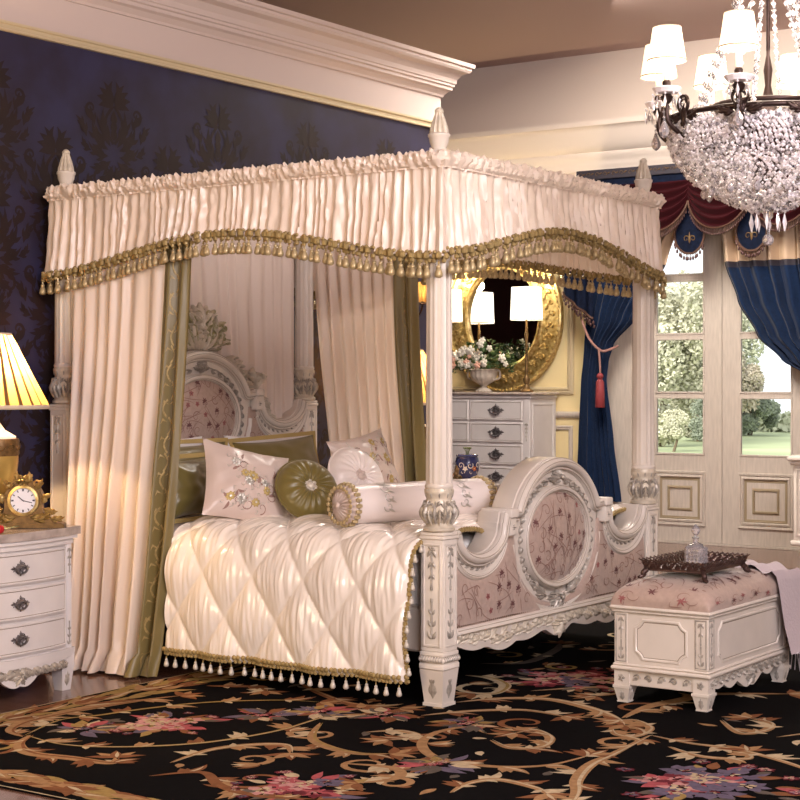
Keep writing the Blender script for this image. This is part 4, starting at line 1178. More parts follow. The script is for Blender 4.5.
# mantel clock
t = thing('mantel_clock', 'ornate gilt mantel clock with round white face on the nightstand', 'clock')
b = MB(); MY0 = lambda a, q, h: V(a, -h, q)
out = spline([(-.17, 0), (-.155, .02), (-.10, .055), (-.085, .09), (-.085, .15), (-.05, .20), (0, .215), (.05, .20), (.085, .15), (.085, .09), (.10, .055), (.155, .02), (.17, 0)], 5)
b.prism(MY0, out, -.04, .035)
b.prism(MY0, [(-.185, -.0), (.185, 0), (.185, .014), (.17, .022), (-.17, .022), (-.185, .014)], -.05, .05)
for sd in (-1, 1):
    for (x, z, an, L) in ((.02, .20, 1.1, .06), (.05, .18, .5, .06), (.08, .14, 0, .05), (.09, .09, -.6, .07), (.12, .045, -.3, .07), (.03, .05, -.2, .08), (.05, .03, .2, .09), (.09, .11, 1.2, .05)):
        b.acanthus(lambda a, q, h: V(a, -.035-h, q), sd*x, z, an if sd > 0 else PI-an, L, .022, .014, sd*.9, 1, lobes=2)
    b.spiral(lambda a, q, h: V(a, -.035-h, q), (sd*.115, .062), .024, 0, 1.2, sd, .006, .02, 1)
    b.spiral(lambda a, q, h: V(a, -.035-h, q), (sd*.06, .2), .018, 0, 1.2, sd, .005, .02, 1)
b.blossom(lambda a, q, h: V(a, -.035-h, q), 0, .215, .03, .03, 6, 1)
b.sweep(lambda a, q, h: V(a, -.035-h, q), ell((0, .125), (.064, .064), 32), [(-.008, 0), (-.006, .012), (.006, .014), (.010, 0)], True, 1)
obj('clock_case', b, ['lamp_dark_gold', 'gold_rim'], t, local=True)
b = MB(); b.prism(lambda a, q, h: V(a, -.036-h, q), ell((0, .125), (.060, .060), 32), 0, .004); f_ = obj('clock_face', b, 'clock_face', t, False, local=True, label='white dial with dark numerals')
b = MB(); Mf = lambda a, q, h: V(a, -.0405-h, q)
for k in range(12):
    a = PI/2-2*PI*k/12
    for d_ in ((-.02, .02) if k % 3 else (-.05, 0, .05)): b.ridge(Mf, [(r_*math.cos(a+d_), .125+r_*math.sin(a+d_)) for r_ in (.042, .053)], .0014, .0008, 0, None, True)
for a, L, wd in ((2.45, .030, .0022), (-.25, .042, .0016)): b.ridge(Mf, [(-.006*math.cos(a), .125-.006*math.sin(a)), (L*math.cos(a), .125+L*math.sin(a))], wd, .002, 0, None, True)
obj('clock_hands', b, 'clock_ink', f_, False, local=True, label='dark hands and hour marks')
t.location = (.70, -.82, .7565); t.rotation_euler = (0, 0, math.radians(40))
t = thing('red_rose', 'single red rose with green leaves lying in front of the clock', 'flower')
b = MB()
for k in range(14):
    a = k*2.4; r_ = .004+.0022*k; b.ball((r_*math.cos(a), r_*math.sin(a), .030-.0008*k), (.014+.0006*k, .006, .016), 8, rot=Matrix.Rotation(a+PI/2, 3, 'Z'))
obj('bloom', b, 'petal_red', t, local=True)
b = MB(); b.tube([(0, 0, .01), (-.04, -.10, .006), (-.05, -.2, .004)], .003, 6)
for an, L in ((.9, .09), (1.9, .08), (-2.4, .06)):
    q = (0.01*math.cos(an), .01*math.sin(an)); b.leaf(lambda a, c, h: V(a, c, .012+h+.2*math.hypot(a, c)), q[0], q[1], an, L, .022, .006, .3)
obj('stem_leaves', b, 'leaf_green', t, local=True)
t.location = (.86, -1.13, .757)

# jar and small gilt clock on the far nightstand
t = thing('ginger_jar', 'small cobalt blue patterned jar holding a sprig, beyond the bolster', 'jar')
b = MB(); b.lathe([(.045, 0), (.05, .008), (.045, .016)], n=24, mi=1); b.lathe([(.036, .016), (.062, .045), (.078, .09), (.080, .13), (.074, .165), (.068, .175), (.074, .185), (.070, .19), (.060, .186)], n=28)
Mj = lambda a, q, h: V((.080+h)*math.cos(a/.08), (.080+h)*math.sin(a/.08), q)
for k in range(8):
    b.spiral(Mj, (k*.063, .12), .022, k, 1.2, (-1)**k, .003, .001, 2); b.blossom(Mj, k*.063+.03, .10, .018, .001, 5, 3 if k % 2 else 2, 2, k, True)
    b.spiral(lambda a, q, h: Mj(a, q, h-.006), (k*.063+.01, .075), .016, k, 1.1, 1, .0025, .001, 2)
obj('jar_body', b, ['porcelain_blue', 'lamp_gold', 'porcelain_white', 'porcelain_orange'], t, local=True)
b = MB()
for k in range(9):
    a = k*.7; b.tube([(0, 0, .15), (.012*math.cos(a), .012*math.sin(a), .21), (.022*math.cos(a), .022*math.sin(a), .23)], .0015, 4); b.ball((.022*math.cos(a), .022*math.sin(a), .232), (.009, .009, .006), 6)
obj('green_sprig', b, 'leaf_olive', t, local=True)
t.location = (.62, 3.09, .757)
t = thing('gilt_figurine', 'small dark gilt scrolled ornament at the foot of the far pleated lamp', 'ornament')
b = MB(); Mg = lambda a, q, h: V(h, a, q)
for h in (1, -1):
    Mg = lambda a, q, h_, h=h: V(h*h_, a, q)
    for sd in (-1, 1):
        b.spiral(Mg, (sd*.04, .04), .035, 0, 1.3, sd, .010, .02); b.acanthus(Mg, sd*.02, .05, PI/2-sd*.4, .09, .03, .015, sd*.6, lobes=2)
b.box((-.03, -.09, 0), (.03, .09, .016), .004)
obj('scrollwork', b, 'lamp_dark_gold', t, local=True)
t.location = (.74, 2.74, .757)

# wall sconce on the damask wall
t = thing('wall_sconce', 'two armed wall sconce with small pleated shades on the damask wall', 'wall lamp', (0.0, 3.17, 1.9))
b = MB(); b.prism(lambda a, q, h: V(.003+h, a, q), ell((3.17, 1.92), (.035, .075), 20), 0, .016)
for sd in (-1, 1):
    b.tube(spline([(.02, 3.17, 1.92), (.07, 3.17+sd*.04, 1.86), (.12, 3.17+sd*.10, 1.88), (.13, 3.17+sd*.13, 1.95)], 6), .008, 8); b.lathe([(.02, 1.945), (.028, 1.955), (.012, 1.965), (.010, 2.0)], (.13, 3.17+sd*.13, 0), 12)
obj('arm', b, 'bronze_dark', t)
for sd in (-1, 1):
    b = MB(); c = (.13, 3.17+sd*.13, 0)
    b.grid(lambda u, v: V(c[0]+(.066-.022*v)*(1+.03*math.sin(u*2*PI*20))*math.cos(2*PI*u), c[1]+(.066-.022*v)*(1+.03*math.sin(u*2*PI*20))*math.sin(2*PI*u), 1.965+.135*v), 80, 3, 0, True)
    obj('lamp_shade', b, 'shade_pleated', t)
    b = MB(); b.ball((c[0], c[1], 2.03), (.014, .014, .03), 8); obj('bulb', b, 'bulb', t)
    l = light('sconce_light', 'POINT', (.13-0.0, sd*.13, .13), 5, (1, .6, .28), .015); l.parent = t

# ============================================================ DRESSER, MIRROR AND WHAT STANDS ON IT
t = thing('dresser', 'tall white chest of drawers with pewter pulls against the cream wall', 'dresser', (-1.70, 7.04, 0))
dx0, dx1, dyf, dyb, dz = -2.34, -1.06, 6.80, 7.27, 1.30
b = MB(); b.box((dx0, dyf, .10), (dx1, dyb, dz-.01), .004)
b.box((dx0-.02, dyf-.025, .06), (dx1+.02, dyb, .14), .008); b.box((dx0-.015, dyf-.02, dz-.03), (dx1+.015, dyb, dz), .006)
b.box((dx1-.065, dyf-.010, .14), (dx1-.002, dyf+.01, dz-.03), .004); b.box((dx0+.002, dyf-.010, .14), (dx0+.065, dyf+.01, dz-.03), .004)
b.sweep(lambda a, q, h: V(dx1+h, a, q), [(dyf+.05, .2), (dyb-.05, .2), (dyb-.05, dz-.08), (dyf+.05, dz-.08)], [(-.012, 0), (-.006, .006), (.006, .006), (.012, 0)], True)
for x in (dx0+.04, dx1-.04):
    for y in (dyf+.03, dyb-.05): b.box((x-.035, y-.03, 0), (x+.035, y+.03, .07), .004)
obj('cabinet_body', b, 'cool_white', t, False)
b = MB(); b.box((dx0-.035, dyf-.04, dz), (dx1+.035, dyb+.005, dz+.028), .01); obj('dresser_top', b, 'marble', t, False, label='brown grey stone top')
b = MB()
for x in (dx0+.034, dx1-.034):
    for z in (.35, .65, .95): garland(b, planeY(dyf-.010), x, z+.1, z-.05, .03, .005)
obj('corner_carving', b, 'carving', t)
xm = (dx0+dx1)/2
for r in range(6):
    z1 = dz-.045-r*.200; z0 = z1-.185
    spans = ((dx0+.075, xm-.008), (xm+.008, dx1-.075)) if r < 2 else ((dx0+.075, dx1-.075),)
    for a0, a1 in spans:
        b = MB(); b.box((a0, dyf-.012, z0), (a1, dyf+.005, z1), .003)
        b.sweep(planeY(dyf-.012), rect(a0+.012, a1-.012, z0+.012, z1-.012), [(-.004, 0), (-.002, .004), (.003, .004), (.005, 0)], True)
        b.sweep(planeY(dyf-.012), rect(a0+.020, a1-.020, z0+.020, z1-.020), [(-.0014, .0008), (.0014, .0008)], True, 1)
        d = obj('drawer', b, ['cool_white', 'groove'], t, False)
        cs = ((a0+a1)/2,) if r < 2 else ((dx0+.075+xm-.008)/2, (xm+.008+dx1-.075)/2)
        for cx in cs: handle(planeY(dyf-.013), cx, (z0+z1)/2, 1.5, d)
dtop = dz+.029
t = thing('oval_mirror', 'large oval mirror in a carved gold frame hanging above the dresser', 'mirror', (-1.61, 7.27, 2.02))
mc = (-1.61, 2.02); MM = planeY(7.285)
b = MB(); b.prism(MM, ell(mc, (.41, .47), 56), .0, .03); obj('mirror_glass', b, 'mirror_glass', t, False)
b = MB(); b.sweep(MM, ell(mc, (.50, .57), 72), [(-.125, 0), (-.125, .05), (-.11, .06), (-.095, .05), (-.06, .04), (0, .05), (.05, .035), (.08, .045), (.095, .07), (.115, .06), (.12, 0)], True)
Me = lambda a, q, h: V(mc[0]+(.50+q*.95)*math.cos(a), 7.285-.042-h, mc[1]+(.57+q)*math.sin(a))
for k in range(36):
    a = 2*PI*k/36
    Mk = lambda x, y, h, a=a: V(mc[0]+(.41*0+.50+y)*math.cos(a+x/.53), 7.285-.040-h, mc[1]+(.57+y)*math.sin(a+x/.53))
    b.acanthus(Mk, -.03, -.05, .9, .11, .035, .022, -.9, 1, lobes=2); b.spiral(Mk, (.02, .03), .024, 0, 1.1, (-1)**k, .006, .024, 1)
for k in range(96):
    a = 2*PI*k/96; b.ball((mc[0]+.605*math.cos(a), 7.285-.068, mc[1]+.675*math.sin(a)), .011, 6, 1)
obj('mirror_frame', b, ['gold_rim', 'gold_rim'], t, 'auto', label='carved gold frame with beaded rim')
def buffet_lamp(label, x, y):
    t = thing('buffet_lamp', label, 'lamp', (x, y, dtop), 'square shaded lamps on the dresser')
    b = MB(); b.lathe([(.065, 0), (.07, .01), (.06, .02), (.035, .03), (.028, .05), (.018, .07), (.030, .09), (.034, .12), (.016, .15), (.012, .17), (.018, .19), (.013, .22), (.011, .40), (.016, .42), (.011, .44), (.018, .52), (.012, .56), (.010, .66)], (x, y, dtop), 16)
    obj('lamp_base', b, 'lamp_dark_gold', t, label='slender turned bronze candlestick')
    b = MB()
    for k in range(18): a = k*.8; b.spiral(lambda p, q, h: V(x+(.014+h)*math.cos(p/.014), y+(.014+h)*math.sin(p/.014), dtop+q), (k*.01, .24+k*.02), .008, 0, .9, 1, .002, .004)
    obj('twisted_vine', b, 'gold_rim', t)
    b = MB(); z0, z1 = dtop+.655, dtop+.955; n = 32
    def shp(u, v):
        a = 2*PI*u; r = .132-.010*v; p = 5.
        cx, sx_ = math.cos(a), math.sin(a); k = (abs(cx)**p+abs(sx_)**p)**(-1/p)
        return V(x+r*k*cx, y+r*k*sx_*.8, z0+(z1-z0)*v)
    b.grid(shp, 64, 1, 0, True); s_ = obj('lamp_shade', b, 'shade_square', t, label='white square shade')
    b = MB(); b.tube([shp(k/64, 0)+V(0, 0, .006) for k in range(65)], .004, 5); obj('shade_trim', b, 'shade_trim', s_)
    b = MB(); b.ball((x, y, z0+.12), (.025, .025, .04), 10); obj('bulb', b, 'bulb', t)
    l = light('buffet_lamp_light', 'POINT', (0, 0, .86), 26, (1, .78, .48), .05); l.parent = t; l.location = (0, 0, 1.02)
buffet_lamp('slim bronze lamp with white square shade at the dresser\'s right end', -1.215, 7.0)
buffet_lamp('slim bronze lamp with white square shade at the dresser\'s left, half behind the bedpost', -2.06, 6.97)

t = thing('flower_urn', 'white stone urn filled with white and peach flowers on the dresser', 'flower arrangement', (-1.66, 6.98, dtop))
ux, uy = -1.66, 6.98
b = MB(); b.lathe([(.075, 0), (.078, .012), (.06, .022), (.03, .04), (.028, .055), (.05, .07), (.10, .10), (.125, .145), (.13, .19), (.145, .205), (.13, .212), (.10, .20)], (ux, uy, dtop), 64, flute=16, famp=.06)
for sd in (-1, 1): b.tube(spline([(ux+sd*.11, uy, dtop+.11), (ux+sd*.17, uy, dtop+.13), (ux+sd*.17, uy, dtop+.19), (ux+sd*.13, uy, dtop+.20)], 6), .009, 7)
obj('urn', b, 'urn_stone', t, label='white fluted stone urn with two handles')
R = random.Random(21); b = MB(); b2 = MB()
def fpt():
    a = R.uniform(0, 2*PI); r_ = R.random()**.5
    return V(ux-.02+.37*r_*math.cos(a), uy+.11*r_*math.sin(a), dtop+.31+.20*(1-r_**2)*R.uniform(-.4, 1)-.14*r_*r_*R.random())
for k in range(620):
    p = fpt(); d = V(R.gauss(0, 1), R.gauss(0, 1)*.8-.3, R.gauss(0, .7)).normalized(); o_ = d.cross(V(R.gauss(0, 1), 1, R.gauss(0, 1))).normalized(); L = R.uniform(.03, .065)
    bb = b if R.random() < .7 else b2; up_ = V(0, -.012, .0)
    bb.add([p-d*L*.5, p-d*L*.1+o_*L*.28, p+d*L*.5, p-d*L*.1-o_*L*.28, p+up_], [(0, 1, 4), (1, 2, 4), (2, 3, 4), (3, 0, 4)])
for k in range(40): p = fpt(); b.tube([(ux, uy, dtop+.19), tuple((V(ux, uy, dtop+.2)+p)/2+V(0, 0, .03)), tuple(p)], .0025, 4)
obj('foliage', b, 'leaf_green', t, label='dark green leaves'); obj('pale_foliage', b2, 'leaf_olive', t)
for k in range(30):
    a = R.uniform(0, 2*PI); r_ = R.random()**.5; p = V(ux-.02+.34*r_*math.cos(a), uy-.11+.04*math.sin(a), dtop+.24+.32*(1-r_**1.5)*R.uniform(0, 1))
    rr = R.uniform(.024, .046); b = MB()
    for q in range(5):
        an = q*2*PI/5+k; b.ball((p.x+rr*.6*math.cos(an), p.y, p.z+rr*.6*math.sin(an)), (rr*.55, rr*.3, rr*.42), 7, rot=Matrix.Rotation(-an, 3, 'Y'))
    b.ball((p.x, p.y-rr*.3, p.z), rr*.35, 6)
    obj('blossom', b, 'petal_peach' if k % 4 == 0 else 'petal_white', t, label='peach blossom' if k % 4 == 0 else 'white blossom')
b = MB(); b.box((-2.20, 6.83, dtop+.001), (-2.00, 6.90, dtop+.05), .004); solo('pink_book', b, 'book_pink', 'small dusty pink box at the front of the dresser beside the bedpost', 'box', (-2.1, 6.86, dtop))

# ============================================================ WINDOW TREATMENT
t = thing('window_valance', 'navy and maroon swagged velvet valance with beaded fringe above the doors', 'window valance', (.55, 7.1, 2.6))
b = MB(); b.box((-.665, 6.93, 3.205), (1.80, 7.28, 3.29), .004); MP = planeY(6.93)
for k in range(30):
    a = -.62+.081*k; b.spiral(MP, (a, 3.247), .022, PI*(k % 2), 1.1, (-1)**k, .004, .005, 1); b.leaf(MP, a+.02, 3.247, .5, .035, .007, .005, 0, 1)
obj('pelmet_band', b, ['braid_dark', 'lamp_dark_gold'], t, False, label='black band embroidered with dull gold scrolls')
b = MB(); b.grid(lambda u, v: V(-.66+2.45*u, 6.95+.004*math.sin(u*200), 3.21-.24*v), 80, 3); obj('velvet_band', b, 'blue_damask', t, label='navy velvet band')
J = [-.66, -.14, .42, .98, 1.54, 1.80]
for i in range(5):
    a, c = J[i], J[i+1]
    def sw(u, v, a=a, c=c):
        sag = 4*u*(1-u); x = a+(c-a)*u
        z = 3.13-.05*v*(1-sag)*1.6-v*(.10+.33*sag**.75)+.012*(1-sag)
        z -= .0
        f = math.sin((v*5.2+.1)*2*PI)
        return V(x, 6.93-.05*sag*v-.022*f*(sag**.4)-.012, z+.01*f*sag)
    b = MB(); b.grid(sw, 40, 60); s_ = obj('swag', b, 'maroon_velvet', t, label='maroon velvet swag')
    e = MB(); e.tube([sw(k/40, 1.)+V(0, -.006, 0) for k in range(41)], .008, 6); obj('braid', e, 'braid_bronze', s_)
    e = MB()
    for k in range(41):
        p = sw(k/40, 1.); e.tube([p, p+V(0, 0, -.045)], .003, 4); e.ball(p+V(0, 0, -.05), (.007, .007, .013), 6)
    obj('bead_fringe', e, 'bead_dark', s_)
for i, x in enumerate(J[1:5]):
    b = MB(); P = spline([(-.02, 2.92), (-.13, 2.72), (-.12, 2.60), (-.06, 2.53), (0, 2.515), (.06, 2.53), (.12, 2.60), (.13, 2.72), (.02, 2.92)], 5)
    b.prism(lambda a, q, h, x=x: V(x+a, 6.955-h, q), P, 0, .012)
    j_ = obj('shield_jabot', b, 'blue_damask', t, 'auto', label='navy damask shield between swags')
    e = MB(); Mq = lambda a, q, h, x=x: V(x+a, 6.942-h, q)
    e.sweep(Mq, P, [(-.01, -.004), (-.008, .008), (.008, .008), (.01, -.004)], True)
    e.spiral(Mq, (-.03, 2.64), .03, 0, 1.2, 1, .006, .006, 1); e.spiral(Mq, (.03, 2.64), .03, PI, 1.2, -1, .006, .006, 1); e.leaf(Mq, 0, 2.6, PI/2, .1, .012, .006, 0, 1)
    obj('braid', e, ['braid_bronze', 'lamp_dark_gold'], j_)
    e = MB()
    for k in range(15):
        q = P[8+int(k*1.7)]; p = Mq(q[0], q[1], .004); e.tube([p, p+V(0, 0, -.03)], .003, 4); e.ball(p+V(0, 0, -.045), (.012, .012, .02), 6)
    obj('bead_fringe', e, 'bead_dark', j_)
def tail(x0_, x1_, zl, zs):
    def f(u, v):
        x = x0_+(x1_-x0_)*u; zb = zl+(zs-zl)*u**.8
        return V(x, 6.94-.02*math.sin(u*2*PI*2.5), 3.15+(zb-3.15)*v)
    return f
for x0_, x1_ in ((-.80, -.50), (1.93, 1.63)):
    f = tail(x0_, x1_, 2.22, 1.98) if x0_ < 0 else tail(x0_, x1_, 2.1, 2.3)
    b = MB(); b.grid(f, 30, 20); j_ = obj('tail', b, 'blue_damask', t, label='navy damask tail at the end of the valance')
    e = MB(); e.tube([f(k/20, 1)+V(0, -.006, 0) for k in range(21)], .012, 6); obj('braid', e, 'braid_bronze', j_)
    e = MB()
    for k in range(13): p = f(k/12, 1); e.ball(p+V(0, 0, -.035), (.014, .014, .02), 6); e.ball(p+V(.01, 0, -.07), (.013, .013, .018), 6)
    obj('bead_fringe', e, 'bead_dark', j_)
def window_curtain(label, tab, seed, flip=1):
    t = thing('window_curtain', label, 'curtain', (sum(tab[-1][1:])/2, 7.05, .3), 'blue velvet curtains at the doors')
    z0_, z1_ = tab[0][0], tab[-1][0]
    def fn(u, v):
        z = z0_+(z1_-z0_)*v; l, r = interp(tab, z)
        return V(l+(r-l)*u, 7.06, z)
    am = lambda u, v: .03*min(1.6, .35+interp(tab, z0_+(z1_-z0_)*v)[1]-interp(tab, z0_+(z1_-z0_)*v)[0])
    zc = 2.45
    vc = (z0_-zc)/(z0_-z1_)
    b = drape(fn, 9, seed, am, 140, 110)
    for i in range(len(b.f)):
        zz = sum(b.v[k][2] for k in b.f[i])/4
        b.m[i] = 1 if zz > zc else (2 if zz > zc-.07 else 0)
    obj('curtain_panel', b, ['blue_velvet', 'curtain_cream', 'braid_dark'], t)
    return t, fn, am
tabL = [(3.15, -.66, .42), (2.46, -.64, .14), (2.26, -.63, .02), (1.98, -.645, -.156), (1.75, -.66, -.37), (1.6, -.67, -.42), (1.44, -.69, -.44), (.9, -.72, -.37), (.36, -.745, -.29)]
tl, fnl, aml = window_curtain('blue velvet curtain tied back at the left of the doors with a red tassel', tabL, 51)
tabR = [(3.15, .60, 1.76), (2.44, .67, 1.76), (2.11, .79, 1.76), (1.81, .967, 1.76), (1.6, 1.187, 1.76), (1.5, 1.36, 1.76), (1.4, 1.48, 1.76), (.9, 1.44, 1.8), (.36, 1.42, 1.82)]
window_curtain('blue velvet curtain with cream top swept to the right of the doors', tabR, 53)
t = thing('tieback', 'dusty rose cord tieback with a red tassel on the left blue curtain', 'tieback', (-.5, 6.97, 1.4))
b = MB(); b.tube(spline([(-.68, 7.12, 2.1), (-.655, 6.98, 2.05), (-.56, 6.96, 1.82), (-.44, 6.96, 1.70), (-.37, 7.0, 1.705), (-.34, 7.10, 1.74)], 8), .011, 7)
b.tube(spline([(-.45, 6.95, 1.71), (-.435, 6.94, 1.60), (-.43, 6.94, 1.50)], 5), .009, 7); obj('cord', b, 'cord_rose', t)
b = MB(); b.lathe([(.012, 1.50), (.028, 1.485), (.032, 1.465), (.018, 1.445), (.026, 1.435), (.036, 1.42), (.040, 1.30), (.044, 1.20), (.040, 1.195)], (-.43, 6.935, 0), 40, flute=20, famp=.06); obj('tassel', b, 'tassel_red', t)

# white pedestal at the right edge
t = thing('pedestal', 'white carved square pedestal at the photo\'s right edge, beyond the throw', 'pedestal', (1.93, 5.9, 0))
px_, py_ = 1.93, 5.9
b = MB(); b.box((px_-.13, py_-.13, .24), (px_+.13, py_+.13, .80), .004); b.box((px_-.17, py_-.17, .83), (px_+.17, py_+.17, .87), .01); b.box((px_-.15, py_-.15, .80), (px_+.15, py_+.15, .83), .008)
b.box((px_-.15, py_-.15, .20), (px_+.15, py_+.15, .24), .01); b.lathe([(.09, .0), (.10, .02), (.09, .05), (.12, .10), (.13, .15), (.10, .20)], (px_, py_, 0), 24)
b.sweep(planeY(py_-.13), rect(px_-.10, px_+.10, .28, .77), [(-.01, 0), (-.005, .008), (.005, .008), (.01, 0)], True)
for zz in (.68, .45): garland(b, planeY(py_-.13), px_, zz+.06, zz-.1, .06, .008, 1)
obj('pedestal_body', b, ['antique_white', 'carving'], t, 'auto')

# ============================================================ BENCH AT THE BED FOOT
bx0, bx1, by0, by1 = 3.03, 3.47, .505, 1.42
t = thing('storage_bench', 'white carved storage bench with floral cushion at the foot of the bed', 'bench', ((bx0+bx1)/2, (by0+by1)/2, 0))
b = MB(); b.box((bx0, by0, .155), (bx1, by1, .415), .003)
b.box((bx0-.018, by0-.018, .150), (bx1+.018, by1+.018, .168), .006); b.box((bx0-.010, by0-.010, .168), (bx1+.010, by1+.010, .180), .005)
b.box((bx0-.022, by0-.022, .418), (bx1+.022, by1+.022, .436), .007); b.box((bx0-.012, by0-.012, .405), (bx1+.012, by1+.012, .418), .004)
for x in (bx0, bx1-.06):
    for y in (by0, by1-.06): b.box((x-.004*(x == bx0), y-.004*(y == by0), .18), (x+.06+.004*(x != bx0), y+.06+.004*(y != by0), .405), .003)
b.box((bx0+.004, by0+.004, .085), (bx1-.004, by0+.03, .152), .002)
body = obj('bench_body', b, 'antique_white', t, False)
def oct_rect(x0, x1, z0, z1, c):
    P = []
    for (cx, cz, sx, sz) in ((x0, z0, 1, 1), (x1, z0, -1, 1), (x1, z1, -1, -1), (x0, z1, 1, -1)):
        arc = [(cx+sx*c, cz), (cx+sx*c*.75, cz+sz*c*.45), (cx+sx*c*.45, cz+sz*c*.75), (cx, cz+sz*c)]
        P += arc if (sx*sz < 0) else arc[::-1]
    return P
b = MB(); pr = [(-.007, 0), (-.004, .006), (.002, .006), (.007, 0)]
MF = planeY(by0); MR = planeX(bx1, 1)
b.sweep(MF, oct_rect(bx0+.10, bx1-.10, .205, .375, .035), pr, True); b.sweep(MR, oct_rect(by0+.11, by1-.11, .205, .375, .035), pr, True)
b.sweep(MF, oct_rect(bx0+.10, bx1-.10, .205, .375, .035), [(.006, .0005), (.009, .0008)], True, 1); b.sweep(MR, oct_rect(by0+.11, by1-.11, .205, .375, .035), [(.006, .0005), (.009, .0008)], True, 1)
obj('panel_moulding', b, ['antique_white', 'groove'], t, True)
b = MB()
for x in (bx0+.03, bx1-.03):
    Mq = planeY(by0-.004); b.sweep(Mq, rect(x-.024, x+.024, .19, .395), [(-.003, 0), (0, .003), (.003, 0)], True)
    garland(b, Mq, x, .385, .30, .028, .005); garland(b, Mq, x, .20, .275, .028, .005)
for y in (by0+.03, by1-.03):
    Mq = planeX(bx1+.004, 1); b.sweep(Mq, rect(y-.024, y+.024, .19, .395), [(-.003, 0), (0, .003), (.003, 0)], True)
    garland(b, Mq, y, .385, .30, .028, .005); garland(b, Mq, y, .20, .275, .028, .005)
frieze(b, planeY(by0+.004), bx0+.07, bx1-.07, .118, .026, .007)
obj('bench_carving', b, 'carving', t, label='silvery carved leaves and scrolls')
for side, (Mq, a0, a1) in enumerate(((planeX(bx1-.012, 1), by0+.03, by1-.03), (planeX(bx0+.012, -1), by0+.03, by1-.03))):
    ap = MB(); N = 60; L = []; F = []; am_ = (a0+a1)/2; hw = (a1-a0)/2
    low = lambda y: .105-.055*math.exp(-((y-am_)/.09)**2)-.018*abs(math.sin((y-a0)/(a1-a0)*PI*6))+.01*math.cos((y-am_)/hw*2*PI)
    for h in (-.01, .012):
        for i in range(N+1): y = a0+(a1-a0)*i/N; L.append(Mq(y, .152, h)); L.append(Mq(y, low(y), h))
    n = N+1
    for i in range(N):
        for o in (0, 2*n): F.append((o+2*i, o+2*i+2, o+2*i+3, o+2*i+1))
        F.append((2*i+1, 2*i+3, 2*n+2*i+3, 2*n+2*i+1))
    ap.add(L, F); M2 = lambda a, q, h: Mq(a, q, h+.012)
    for sd in (-1, 1):
        for k in range(6):
            y = am_+sd*(.05+.065*k); zz = .125
            ap.acanthus(M2, y-sd*.03, zz+.015, (0 if sd > 0 else PI)-sd*.5, .075, .02, .012, sd*1.1, 1, lobes=3); ap.spiral(M2, (y+sd*.015, zz-.005), .018, PI, 1.1, sd, .005, .014, 1)
    for an in (-1.1, -.5, .5, 1.1): ap.acanthus(M2, am_, .105, -PI/2+an, .055, .016, .018, an*.5, 1, lobes=2)
    ap.blossom(M2, am_, .11, .028, .022, 6, 1)
    obj('carved_apron', ap, ['antique_white', 'carving'], t, label='scalloped carved apron')
for x in (bx0+.032, bx1-.032):
    for y in (by0+.032, by1-.032):
        l = MB()
        for (z0, z1, w0, w1) in ((0.0, .012, .026, .027), (.012, .07, .024, .038), (.07, .082, .041, .041), (.082, .152, .036, .036)):
            q = [(x+a*(w0, w1)[k], y+e*(w0, w1)[k], (z0, z1)[k]) for k in (0, 1) for a, e in ((-1, -1), (1, -1), (1, 1), (-1, 1))]
            l.add(q, [(0, 1, 5, 4), (1, 2, 6, 5), (2, 3, 7, 6), (3, 0, 4, 7), (3, 2, 1, 0), (4, 5, 6, 7)])
        for Mq in (lambda a, q, h: V(x+a, y-.037-h+.012*max(0, (.07-q)/.06), q), lambda a, q, h: V(x+.037+h-.012*max(0, (.07-q)/.06), y+a, q)):
            l.acanthus(Mq, 0, .015, PI/2, .05, .016, .005, mi=1, lobes=2); l.blossom(Mq, 0, .117, .018, .005, 5, 1)
        obj('leg', l, ['antique_white', 'carving'], t, False)
cb = MB(); cxm, cym = (bx0+bx1)/2, (by0+by1)/2; cw, cl = (bx1-bx0)/2+.015, (by1-by0)/2+.015
def cush(u, v):
    a, c = 2*u-1, 2*v-1
    return V(cxm+cw*a, cym+cl*c, .436)
def cz_(x, y):
    a, c = (x-cxm)/cw, (y-cym)/cl
    return .436+.115*max(0, (1-abs(a)**5)*(1-abs(c)**8))**.42
def cgrid(u, v):
    a, c = 2*u-1, 2*v-1; a = math.copysign(1-(1-abs(a))**1.8, a); c = math.copysign(1-(1-abs(c))**1.8, c)
    x, y = cxm+cw*a, cym+cl*c; bul = .008*math.sin(PI*min(1, (cz_(x, y)-.436)/.1))
    return V(x+a*bul, y+c*bul, cz_(x, y))
cb.grid(cgrid, 40, 48)
Mc_ = lambda a, q, h: V(a, q, cz_(min(max(a, cxm-cw), cxm+cw), min(max(q, cym-cl), cym+cl))+.001+h)
floral(cb, Mc_, lambda a, q, m: abs(a-cxm) < cw-.012-m*.3 and abs(q-cym) < cl-.012-m*.3, (bx0, bx1, by0, by1), 50, .0015, 44, size=.042)
MFc = lambda a, q, h: (lambda p: V(p.x, p.y-h-.003, p.z))(cgrid((math.copysign(1-(1-min(1, abs((a-cxm)/cw)))**(1/1.8), a-cxm)+1)/2, q))
Rb = random.Random(4)
MSc = lambda a, q, h: (lambda p: V(p.x+h+.003, p.y, p.z))(cgrid(1-q*.8, (math.copysign(1-(1-min(1, abs((a-cym)/cl)))**(1/1.8), a-cym)+1)/2))
